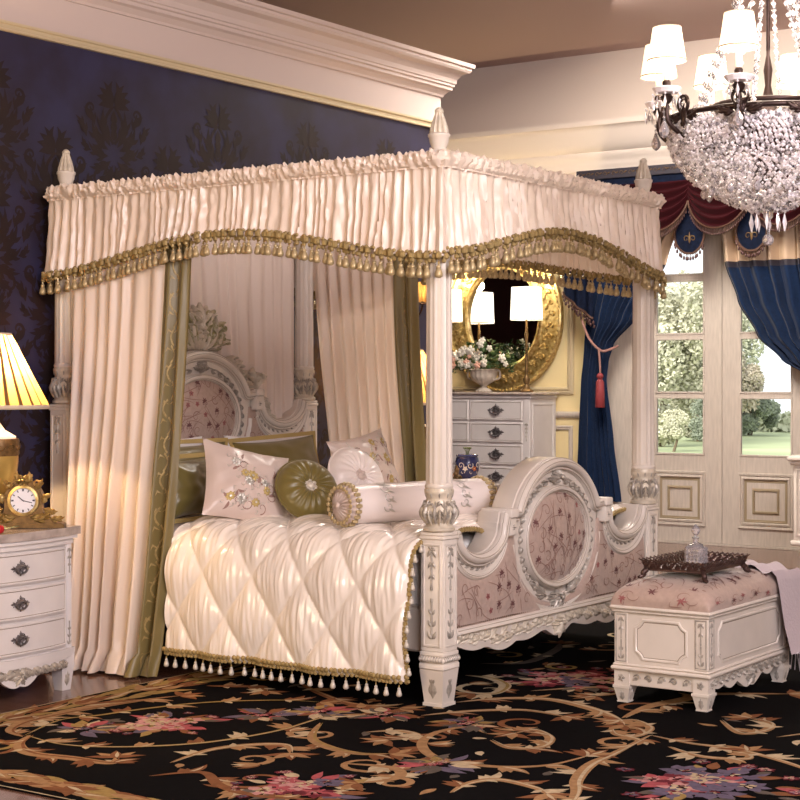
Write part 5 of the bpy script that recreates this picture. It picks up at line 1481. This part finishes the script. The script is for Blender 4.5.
for Mx, lo_, hi_, nn in ((MFc, bx0+.03, bx1-.02, 6), (MSc, by0+.03, by1-.05, 12)):
    for k in range(nn):
        a_ = lo_+(hi_-lo_)*(k+Rb.uniform(.1, .9))/nn; c_ = Rb.uniform(.03, .09); an_ = Rb.uniform(0, 6.28); cu_ = Rb.choice((-1, 1))
        pts_ = []; aa, qq = a_, c_
        for q_ in range(12): pts_.append((aa, min(.14, max(.008, qq)))); an_ += cu_*.35; aa += .010*math.cos(an_); qq += .010*math.sin(an_)
        cb.ridge(Mx, pts_, .0022, .001, 2, 'both', True)
        if k % 2 == 0:
            for q_ in range(6): cb.leaf(Mx, a_, c_, q_*1.05+k, Rb.uniform(.018, .034), .0045, .001, .6, 1 if k % 4 else 3, True)
obj('cushion', cb, ['upholstery', 'vine_brown', 'vine_tan', 'blossom_rose'], t, label='rosy floral upholstered cushion')

# tray, decanter, throw
t = thing('footed_tray', 'dark bronze pierced footed tray on the bench cushion', 'tray', (3.25, .86, .56))
tb = MB(); tx, ty, tw, tl_ = 3.25, .86, .135, .215; zt = .578
tb.box((tx-tw, ty-tl_, zt), (tx+tw, ty+tl_, zt+.010), .003)
def ringM(M, L, horiz):
    n = int(L/.028)
    for k in range(n):
        a = -L/2+L*(k+.5)/n
        tb.spiral(M, (a, .024), .017, PI*(k % 2), 1.2, (-1)**k, .005, .005); tb.acanthus(M, a-.016, .008, .5, .040, .014, .005, .6*(-1)**k, lobes=2); tb.acanthus(M, a+.016, .03, PI+.4, .036, .012, .005, .5, lobes=2)
    tb.ridge(M, [(-L/2, .004), (L/2, .004)], .005, .005, 0, None); tb.ridge(M, [(-L/2+L*i_/24, .046+.004*math.cos(i_*PI)) for i_ in range(25)], .005, .005, 0, None)
for sg in (1, -1):
    for off in (1, -1):
        ringM(lambda a, q, h: V(tx+sg*(tw-.005+q*.7)+sg*off*h*.7, ty+a, zt+.006+q*.9), 2*tl_+.03, 0); ringM(lambda a, q, h: V(tx+a, ty+sg*(tl_-.005+q*.7)+sg*off*h*.7, zt+.006+q*.9), 2*tw+.03, 1)
obj('tray_body', tb, 'bronze_tray', t)
for sx in (-1, 1):
    for sy in (-1, 1):
        f = MB(); x, y = tx+sx*(tw-.0), ty+sy*(tl_-.0); zf = cz_(x+sx*.02, y+sy*.012)+.003
        f.tube(spline([(x, y, zt+.006), (x+sx*.012, y+sy*.012, zt-.008), (x+sx*.012, y+sy*.010, zf+.012), (x+sx*.026, y+sy*.022, zf+.006)], 5), [.013]*10+[.010]*6, 8)
        f.ball((x+sx*.026, y+sy*.022, zf+.005), (.011, .011, .006), 8); obj('foot', f, 'bronze_tray', t)
t = thing('decanter', 'square cut crystal decanter with a round stopper standing on the tray', 'decanter', (3.235, .90, .59))
x, y, z = 3.235, .90, .5885
b = MB(); b.box((x-.042, y-.042, z), (x+.042, y+.042, z+.085), .010)
for i in range(4):
    for j in range(4):
        for M in (lambda a, q, h: V(x+a, y-.042-h, z+q), lambda a, q, h: V(x+.042+h, y+a, z+q)):
            a, q = -.028+.0187*i, .016+.0187*j; b.add([M(a-.009, q, 0), M(a, q-.009, 0), M(a+.009, q, 0), M(a, q+.009, 0), M(a, q, .006)], [(0, 1, 4), (1, 2, 4), (2, 3, 4), (3, 0, 4)])
b.lathe([(.04, .083), (.034, .092), (.014, .10), (.012, .118), (.018, .121), (.017, .126)], (x, y, z), 12)
obj('bottle', b, 'crystal', t, False)
b = MB(); b.lathe([(.009, .127), (.008, .135), (.016, .142), (.022, .156), (.016, .170), (.008, .178), (.004, .184)], (x, y, z), 8); obj('stopper', b, 'crystal', t, False, label='faceted round stopper')

t = thing('throw_blanket', 'pale lilac fringed throw draped over the far end of the bench', 'throw blanket', (3.3, 1.35, .3))
def thr(u, v):      # u across x, v along: over the cushion then down the far end
    x = 2.98+.78*u; s_ = v*1.22
    ytop = 1.16+.05*u
    if s_ < .30: yy = ytop+s_; zz = None
    else:
        k = s_-.30; r_ = .05
        if k < r_*PI/2: yy = ytop+.30+r_*math.sin(k/r_); zz = 'arc'; dzz = r_*(1-math.cos(k/r_))
        else: yy = ytop+.30+r_; zz = 'arc'; dzz = r_+(k-r_*PI/2)
    side = max(0, (x-(bx1+.012)))
    ztop = cz_(min(max(x, bx0+.03), bx1-.035), min(yy, by1-.05))+.012
    z = ztop if zz is None else cz_(min(max(x, bx0+.03), bx1-.035), by1-.06)+.012-dzz
    if side > 0:
        z -= side*2.2+.01; x = bx1+.03+side*.25+.0
        yy += side*.35
    f = math.sin(u*2*PI*6+1.2*math.sin(v*5))
    return V(x+.012*math.cos(u*30)*v, yy+.026*f*min(1, v*1.4)+.012*noise.noise(V(u*6, v*6, 1)), max(.14+.02*u, z+.012*math.sin(u*2*PI*6+1)*(1-.3*v)))
b = MB(); b.grid(thr, 70, 60); 
obj('throw_cloth', b, 'throw_lilac', t)
b = MB()
for k in range(48):
    u = k/47; p = thr(u, 1.); b.tube([p, p+V(.004*math.sin(k), .01, -.05), p+V(.008*math.sin(k*2), .012, -.115)], [.0035, .003, .002], 5); b.ball(p+V(0, .004, -.015), .006, 5)
obj('fringe', b, 'throw_lilac', t, label='knotted lilac fringe')

# ============================================================ THE RUG
RX0, RX1, RY0, RY1 = 1.0, 6.2, -2.10, 3.45
RK = list(RUGC); ri = {k: i for i, k in enumerate(RK)}
rug = MB(); rug.box((RX0, RY0, .0), (RX1, RY1, .006), .002, 0)
R = random.Random(77)
def rh(l): return .0006+.0006*l+R.random()*.0005
MR_ = lambda a, q, h: V(a, q, .006+h)
def rleaf(a, q, an, L, w, cu, m, l=1, hi=None):
    rug.leaf(MR_, a, q, an, L, w, rh(l), cu, ri[m], True, 7)
    if hi: rug.leaf(MR_, a+.004, q+.004, an, L*.8, w*.35, rh(l)+.0007, cu, ri[hi], True, 6)
def rflower(a, q, r, m1='rug_pink', m2='rug_rose', m3='rug_cream', l=3):
    for ring, (k, rr, m) in enumerate(((8, 1., m2), (6, .72, m1), (5, .42, m3 if R.random() < .4 else m1))):
        for i in range(k):
            an = 2*PI*i/k+R.random()*.6; rug.leaf(MR_, a+rr*r*.35*math.cos(an), q+rr*r*.35*math.sin(an), an+R.uniform(-.4, .4), r*rr*.75, r*rr*.28, rh(l+ring), R.uniform(-.8, .8), ri[m], True, 5)
    for i in range(4): an = R.random()*6; rug.leaf(MR_, a, q, an, r*.3, r*.08, rh(l+4), .8, ri['rug_wine' if i % 2 else m3], True, 4)
def bouquet(a, q, r, n=9):
    for i in range(26):
        an = R.uniform(0, 2*PI); rr = r*R.uniform(.7, 1.15); m = R.choice(['rug_grey', 'rug_grey', 'rug_brown', 'rug_rose', 'rug_mauve', 'rug_gold', 'rug_cream'])
        rleaf(a+rr*.8*math.cos(an), q+rr*.8*math.sin(an), an+R.uniform(-.5, .5), R.uniform(.07, .14), R.uniform(.018, .030), R.uniform(-.8, .8), m, 2)
    for i in range(n):
        an = 2*PI*i/n*1.9; rr = r*(.75*(i/n)**.5 if i else 0)
        c = R.choice([('rug_pink', 'rug_rose', 'rug_cream'), ('rug_cream', 'rug_pink', 'rug_cream'), ('rug_pink', 'rug_rose', 'rug_cream'), ('rug_mauve', 'rug_mauve', 'rug_cream'), ('rug_cream', 'rug_pink', 'rug_gold'), ('rug_rose', 'rug_wine', 'rug_pink')])
        rflower(a+rr*math.cos(an), q+rr*math.sin(an), r*R.uniform(.28, .42), *c)
    for i in range(9): an = R.uniform(0, 6.28); rflower(a+r*1.2*math.cos(an), q+r*1.2*math.sin(an), r*.13, 'rug_mauve' if i % 2 else 'rug_pink', 'rug_wine', 'rug_cream')
def stem(pts, w, m='rug_tan', hi='rug_cream', leaves=True, taper='both', lm=None):
    P = spline(pts, 10); rug.ridge(MR_, P, w, rh(2), ri[m], taper, True)
    if hi: rug.ridge(MR_, [(p[0]+w*.3, p[1]+w*.3) for p in P], w*.28, rh(3), ri[hi], 'both', True)
    if leaves:
        n = len(P)
        for i in range(6, n-2, 9):
            t = math.atan2(P[i+1][1]-P[i][1], P[i+1][0]-P[i][0]); sg = R.choice((-1, 1)); mm_ = lm or R.choice(['rug_tan', 'rug_brown', 'rug_tan', 'rug_cream'])
            for k in range(3): rleaf(P[i][0], P[i][1], t+sg*(.35+.35*k), R.uniform(.09, .17)*(1-.15*k), .020, sg*.9, mm_, 1, 'rug_cream' if k == 0 and mm_ != 'rug_cream' else None)
            if R.random() < .5: rleaf(P[i][0], P[i][1], t-sg*.6, .06, .014, -sg, 'rug_cream', 3)
        a, q = P[-1]; t = math.atan2(P[-1][1]-P[-3][1], P[-1][0]-P[-3][0])
        for k in range(5): rleaf(a, q, t+(k-2)*.5, .12, .022, (k-2)*.4, ('rug_brown', 'rug_tan')[k % 2], 2, 'rug_cream' if k == 2 else None)
stem([(2.461, .078), (2.576, .27), (2.771, .376), (3.014, .298), (3.201, .169), (3.29, .058)], .032)
stem([(3.225, .186), (3.208, .485), (3.257, .684), (3.321, .9), (3.6, 1.1)], .036)
stem([(3.249, .03), (3.346, -.113), (3.429, -.102), (3.411, .071), (3.289, .18), (3.237, .144)], .020)
stem([(3.47, -.051), (3.503, -.417), (3.518, -.646), (3.588, -.876), (3.685, -1.068), (3.8, -1.4)], .026)
stem([(3.47, -.051), (3.664, -.095), (3.874, -.099), (4.167, -.236), (4.5, -.5)], .018)
stem([(2.907, -.394), (2.779, -.342), (2.742, -.508), (2.801, -.69), (2.942, -.845), (3.082, -.888), (3.261, -.862), (3.396, -.73), (3.44, -.501)], .022)
stem([(2.992, -.493), (3.13, -.571), (3.216, -.49), (3.168, -.327), (3.044, -.23), (3.006, -.325)], .022)
stem([(3.318, -1.288), (3.299, -1.129), (3.363, -1.031), (3.523, -1.061), (3.594, -1.114)], .022)
stem([(3.581, .381), (3.751, .189), (3.812, .301), (3.776, .442), (3.668, .491)], .022)
stem([(2.138, .669), (2.279, .669), (2.432, .553), (2.496, .358), (2.434, .286)], .030, 'rug_cream', 'rug_gold')
stem([(2.019, .998), (2.19, 1.151), (2.131, 1.562), (2.04, 1.781)], .03, 'rug_grey', None)
stem([(1.413, -1.471), (1.313, -1.185), (1.376, -1.016), (1.446, -.785), (1.572, -.536), (1.797, -.325), (1.971, -.26)], .011, 'rug_gold', 'rug_cream')
stem([(1.413, -1.471), (1.649, -1.508), (1.847, -1.435), (2.03, -1.266), (2.132, -1.087), (2.193, -.818), (2.181, -.535), (2.194, -.268)], .011, 'rug_gold', 'rug_cream')
stem([(1.43, -1.5), (1.30, -1.45), (1.22, -1.30), (1.215, -1.119), (1.23, -.969), (1.29, -.69), (1.36, -.5)], .030, 'rug_tan', 'rug_brown', lm='rug_tan')
stem([(1.43, -1.46), (1.52, -1.60), (1.67, -1.683), (1.856, -1.655), (2.038, -1.629), (1.996, -1.559)], .032, 'rug_tan', 'rug_brown', lm='rug_brown')
stem([(2.243, -.616), (2.392, -.863), (2.558, -.965), (2.714, -.982), (2.807, -.918)], .026, 'rug_tan', 'rug_gold')
stem([(1.30, -.25), (1.42, -.18), (1.52, -.12), (1.60, -.19)], .026, 'rug_brown', 'rug_tan')
stem([(1.615, .051), (1.843, -.093), (2.093, -.203), (2.337, -.17)], .022, 'rug_brown', 'rug_tan')
stem([(2.221, -1.502), (2.2, -1.255), (2.27, -1.1), (2.382, -1.023), (2.484, -1.12)], .024, 'rug_tan', 'rug_cream')
stem([(2.30, -1.7), (2.42, -1.55), (2.6, -1.66), (2.8, -1.7), (3.0, -1.62)], .022, 'rug_brown', 'rug_tan')
for pts in ([(3.9, .2), (4.1, .5), (4.4, .4), (4.5, .1), (4.3, 0)], [(3.6, 1.1), (3.9, 1.5), (4.3, 1.5), (4.4, 1.2), (4.2, 1.05)], [(2.6, .5), (2.8, .75), (2.95, .7), (2.9, .55)],
            [(2.5, -.25), (2.62, -.05), (2.8, .1), (3.0, .08)], [(4.2, -1.4), (4.5, -1.0), (4.9, -1.0), (5.0, -1.4), (4.7, -1.5)], [(3.0, 1.7), (2.8, 2.1), (3.0, 2.5), (3.4, 2.5)],
            [(4.6, .9), (5.0, 1.3), (5.3, 1.0), (5.2, .6)], [(3.6, 2.0), (4.0, 2.3), (4.5, 2.2), (4.7, 1.8)], [(2.75, -1.15), (2.95, -1.1), (3.05, -1.22), (2.98, -1.36)],
            [(3.62, -.2), (3.8, -.28), (3.95, -.22), (3.9, -.1)], [(2.5, -.65), (2.6, -.55), (2.72, -.6), (2.66, -.72)]):
    stem(pts, .022)
bouquet(2.62, .88, .27); bouquet(3.98, -.66, .27, 11); bouquet(1.72, -.99, .19, 8); bouquet(2.84, -1.52, .19, 8); bouquet(4.9, .1, .26); bouquet(4.5, 2.6, .3)
for p in ((2.10, -.42), (1.95, -.62), (2.36, -.32), (3.05, -.95), (2.75, -.28), (1.52, -1.25)): bouquet(p[0], p[1], .06, 3)
for _ in range(46):
    a, q = R.uniform(1.35, 5.6), R.uniform(-1.75, 3.0); r_ = R.uniform(.07, .15); sg = R.choice((-1, 1)); a0_ = R.uniform(0, 6.28); mm_ = R.choice(['rug_tan', 'rug_cream', 'rug_brown', 'rug_gold'])
    rug.spiral(MR_, (a, q), r_, a0_, 1.05, sg, .017, rh(1), ri[mm_], True)
    for k in range(4): rleaf(a+r_*math.cos(a0_), q+r_*math.sin(a0_), a0_-sg*(.9+.35*k), .11, .018, -sg*.8, ('rug_brown', 'rug_tan', 'rug_cream', 'rug_tan')[k], 1)
for _ in range(110):
    a, q = R.uniform(1.4, 5.8), R.uniform(-1.7, 3.0); rleaf(a, q, R.uniform(0, 6), R.uniform(.05, .12), .018, R.uniform(-1, 1), R.choice(['rug_grey', 'rug_brown', 'rug_tan', 'rug_grey', 'rug_cream']), 0)
def border(p0, p1, inn, n):
    dx, dy = (p1[0]-p0[0])/n, (p1[1]-p0[1])/n; t = math.atan2(dy, dx)
    for i in range(n):
        for row, off in enumerate((.05, .105, .16)):
            for k in range(2):
                a = p0[0]+dx*(i+.5*k)+inn[0]*(off+R.uniform(-.012, .012)); q = p0[1]+dy*(i+.5*k)+inn[1]*(off+R.uniform(-.012, .012))
                rleaf(a, q, t+R.uniform(-.25, .25)+(.25 if row == 0 else -.25 if row == 2 else 0), R.uniform(.15, .22), R.uniform(.020, .028), R.uniform(-.5, .5), R.choice(['rug_gold', 'rug_tan', 'rug_gold', 'rug_brown']), row % 2+k, 'rug_cream' if R.random() < .35 else None)
        if i % 3 == 0:
            a = p0[0]+dx*i+inn[0]*.1; q = p0[1]+dy*i+inn[1]*.1
            for k in range(4): rleaf(a, q, t+(k-1.5)*.35, .14, .028, (k-1.5)*.4, 'rug_tan' if k % 2 else 'rug_brown', 4, 'rug_cream' if k == 1 else None)
border((RX0+.02, RY0), (RX0+.02, RY1), (1, 0), 42); border((RX0, RY0+.02), (RX1, RY0+.02), (0, 1), 40); border((RX1-.02, RY0), (RX1-.02, RY1), (-1, 0), 36); border((RX0, RY1-.02), (RX1, RY1-.02), (0, -1), 36)
for a, q, c in (((RX0+.006, RY0), (RX0+.006, RY1), 0), ((RX0, RY0+.006), (RX1, RY0+.006), 0)): rug.ridge(MR_, [a, q], .0035, .0015, ri['rug_cream'], None, True)
solo('floral_rug', rug, RK, 'large black rug with tan scrolls and rose bouquets under the bed and bench', 'rug', ((RX0+RX1)/2, (RY0+RY1)/2, 0), smooth=False)

# ============================================================ CHANDELIER
cx, cy = 3.871, .187
ch = thing('chandelier', 'large crystal chandelier with eight white shades hanging over the bench', 'chandelier', (cx, cy, 2.0))
th0 = math.radians(34.63)
F = V(-math.sin(th0), math.cos(th0), 0); Rr = V(math.cos(th0), math.sin(th0), 0)
b = MB()
b.lathe([(.03, 2.20), (.06, 2.23), (.05, 2.30), (.09, 2.36), (.10, 2.42), (.06, 2.48), (.03, 2.52), (.012, 2.60), (.018, 2.66), (.008, 2.72), (.006, 3.2), (.006, 4.4)], (cx, cy, 0), 20)
for r_, z_, w_ in ((.30, 2.395, .010), (.405, 2.462, .011), (.22, 2.515, .010)): b.tube([(cx+r_*math.cos(2*PI*i/48), cy+r_*math.sin(2*PI*i/48), z_) for i in range(49)], w_, 8)
for k in range(8):
    a = 2*PI*k/8; d = V(math.cos(a), math.sin(a), 0); b.tube([V(cx, cy, 2.45)+d*.05, V(cx, cy, 2.47)+d*.2, V(cx, cy, 2.46)+d*.40], [.014, .010, .008], 6)
for k in range(10):     # pierced ornament plates round the ring
    a = 2*PI*k/10+.45; d = V(math.cos(a), math.sin(a), 0); s_ = V(-d.y, d.x, 0)
    Mo = lambda p, q, h, d=d, s_=s_: V(cx, cy, 2.44)+d*(.415+h)+s_*p+V(0, 0, q)
    for h in (1,):
        b.sweep(Mo, ell((0, .055), (.030, .032), 16), [(-.006, -.004), (-.004, .006), (.004, .006), (.006, -.004)], True)
        b.spiral(Mo, (.0, .055), .022, 0, 1.2, 1, .005, .008); b.acanthus(Mo, .0, .05, -PI/2, .09, .03, .01, lobes=3)
        for sd in (-1, 1): b.acanthus(Mo, sd*.02, .0, 0 if sd > 0 else PI, .08, .025, .01, sd*.8, lobes=2)
b.lathe([(.04, 4.36), (.09, 4.37), (.10, 4.40)], (cx, cy, 0), 20)
obj('frame', b, 'bronze_dark', ch, label='dark bronze frame and stem')
RA = .45; angs = []
def bead_string(b, P, r, mi=0):
    for i, p in enumerate(P): b.octa(p, r, r*1.25, mi)
prs = MB()
for k in range(8):
    ph = math.radians(-26.2)+k*PI/4; d = F*(-math.cos(ph))+Rr*math.sin(ph); s_ = V(-d.y, d.x, 0); C0 = V(cx, cy, 0)
    a = MB(); P = spline([C0+d*.08+V(0, 0, 2.40), C0+d*.20+V(0, 0, 2.37), C0+d*.34+V(0, 0, 2.37), C0+d*.44+V(0, 0, 2.43), C0+d*RA+V(0, 0, 2.52)], 7)
    a.tube(P, .010, 8); a.tube(spline([C0+d*.25+V(0, 0, 2.37), C0+d*.31+V(0, 0, 2.46), C0+d*.37+V(0, 0, 2.45), C0+d*.35+V(0, 0, 2.41)], 6), .006, 6)
    e = C0+d*RA; a.lathe([(.008, 2.50), (.020, 2.515), (.026, 2.53), (.012, 2.545), (.016, 2.565), (.018, 2.585), (.012, 2.595)], e, 12)
    arm = obj('arm', a, 'bronze_dark', ch)
    a = MB(); a.lathe([(.012, 2.54), (.045, 2.545), (.058, 2.562), (.055, 2.566), (.03, 2.555), (.012, 2.552)], e, 12, cap=False); obj('crystal_dish', a, 'crystal_bright', arm, False)
    a = MB(); a.lathe([(.012, 2.595), (.013, 2.60), (.013, 2.685), (.008, 2.69)], e, 12); obj('candle_sleeve', a, 'candle_sleeve', arm)
    a = MB(); a.ball((e.x, e.y, 2.715), (.014, .014, .026), 8); obj('bulb', a, 'bulb', arm)
    l = light('candle_light', 'POINT', (e.x-cx, e.y-cy, .652), 3.5, (1, .88, .74), .02); l.parent = ch
    a = MB(); rb, rt, zb_, zt_ = .0745, .055, 2.668, 2.80
    a.lathe([(rb, zb_), (rt, zt_)], e, 36, cap=False); sh_ = obj('lamp_shade', a, 'shade_white', ch, label='small white tapered shade')
    a = MB(); a.tube([(e.x+rb*math.cos(2*PI*i/36), e.y+rb*math.sin(2*PI*i/36), zb_+.004) for i in range(37)], .003, 5); a.tube([(e.x+rt*math.cos(2*PI*i/36), e.y+rt*math.sin(2*PI*i/36), zt_) for i in range(37)], .002, 5); obj('shade_trim', a, 'shade_trim', sh_)
    for j in range(10):      # pendants round each dish
        q = 2*PI*j/10; p = e+V(.055*math.cos(q), .055*math.sin(q), 2.545)
        prs.octa(p+V(0, 0, -.008), .006); prs.octa(p+V(0, 0, -.04), .007, .026, j % 2)
    p = e+d*.012+V(0, 0, 2.47)
    for z_ in (0, -.02, -.035): prs.octa(p+V(0, 0, z_), .008, .009, 1)
    dr = MB()
    if k % 2 == 0 or True:
        q = p+V(0, 0, -.065); dr.lathe([(.001, .036), (.008, .024), (.020, -.004), (.021, -.014), (.014, -.028), (.003, -.036)], q, 8); obj('teardrop_pendant', dr, 'crystal', arm, False, label='large faceted teardrop')
    for j in range(12):      # swags of beads between arms
        t = (j+.5)/12; ph2 = ph+PI/4*t; d2 = F*(-math.cos(ph2))+Rr*math.sin(ph2); prs.octa(C0+d2*(.40-.03*math.sin(PI*t))+V(0, 0, 2.47-.07*math.sin(PI*t)), .009, .010, j % 2)
    for j in range(9):
        t = j/9; ph2 = ph+PI/4*t; d2 = F*(-math.cos(ph2))+Rr*math.sin(ph2)
        p = C0+d2*.345+V(0, 0, 2.385); prs.octa(p, .008, .009, 1); prs.octa(p+V(0, 0, -.035), .008, .026, 0); prs.octa(p+d2*.02+V(0, 0, .035), .007, .02, 1)
obj('crystal_drops', prs, ['crystal_bright', 'crystal'], ch, False, kind='stuff')
R = random.Random(9); b = MB()
prof = [(.385, 2.44), (.395, 2.42), (.39, 2.37), (.365, 2.31), (.32, 2.25), (.26, 2.20), (.19, 2.155), (.12, 2.125), (.06, 2.105)]
for ly, sc2 in enumerate((1., .93)):
    for i in range(36):
        t = i/35*(len(prof)-1); k = min(len(prof)-2, int(t)); f = t-k; r_ = (prof[k][0]+(prof[k+1][0]-prof[k][0])*f)*sc2; z_ = prof[k][1]+(prof[k+1][1]-prof[k][1])*f
        n = int(2*PI*r_/.0185)
        for j in range(n):
            a = 2*PI*(j+.5*(i % 2))/n; jj = R.uniform(-.007, .007)
            b.octa((cx+(r_+jj)*math.cos(a), cy+(r_+jj)*math.sin(a), z_+R.uniform(-.006, .006)), R.uniform(.006, .0105), None, 0 if R.random() < .75 else 1)
obj('crystal_basket', b, ['crystal_bright', 'crystal'], ch, False, kind='stuff', label='glittering basket of crystal beads')
b = MB()
for j in range(14):
    a = 2*PI*j/14; p = V(cx+.25*math.cos(a), cy+.25*math.sin(a), 2.175); b = MB(); b.lathe([(.001, .02), (.014, .004), (.016, -.006), (.010, -.018), (.002, -.024)], p, 7); obj('crystal_ball', b, 'crystal', ch, False)

for k in range(8):       # strands from the top crown to the ring
    a = 2*PI*k/8+.2; d = V(math.cos(a), math.sin(a), 0); b = MB()
    P = spline([V(cx, cy, 3.25)+d*.07, V(cx, cy, 2.95)+d*.12, V(cx, cy, 2.68)+d*.22, V(cx, cy, 2.44)+d*.32], 12); P = [V(*p) for p in P]
    for i, p in enumerate(P):
        b.octa(p, .012, .014, i % 2)
        if i % 2 == 0: b.octa(p+d*.018+V(0, 0, -.014), .009, .018, (i+1) % 2); b.octa(p-d*.016, .009, .012, 0)
    b.tube(P[::6]+[P[-1]], .002, 4)
    obj('crystal_strand', b, ['crystal_bright', 'crystal'], ch, False)
b = MB(); b.lathe([(.03, 2.10), (.055, 2.105), (.075, 2.118), (.072, 2.124), (.03, 2.112)], (cx, cy, 0), 24); b.lathe([(.02, 2.10), (.018, 2.075), (.006, 2.06)], (cx, cy, 0), 12); obj('bottom_dish', b, 'crystal', ch, label='clear crystal dish')
for j in range(10):
    a = 2*PI*j/10; b = MB(); p = V(cx+.068*math.cos(a), cy+.068*math.sin(a), 2.108); b.octa(p+V(0, 0, -.010), .008); b.octa(p+V(0, 0, -.055), .0085, .038); obj('prism', b, 'crystal_bright', ch, False)
b = MB()
for i in range(12): b.octa((cx, cy, 2.09-.0075*i), .006)
b.ball((cx, cy, 1.985), .024, 10); obj('ball_pendant', b, 'crystal', ch, False, label='crystal ball finial on a bead string')
light('chandelier_glow', 'POINT', (cx, cy, 2.75), 24, (1, .85, .68), .25)
light('basket_fill', 'POINT', (cx, cy, 2.36), 26, (1, .93, .92), .06)  # added light with no bulb modelled, brightens the crystal beads from inside
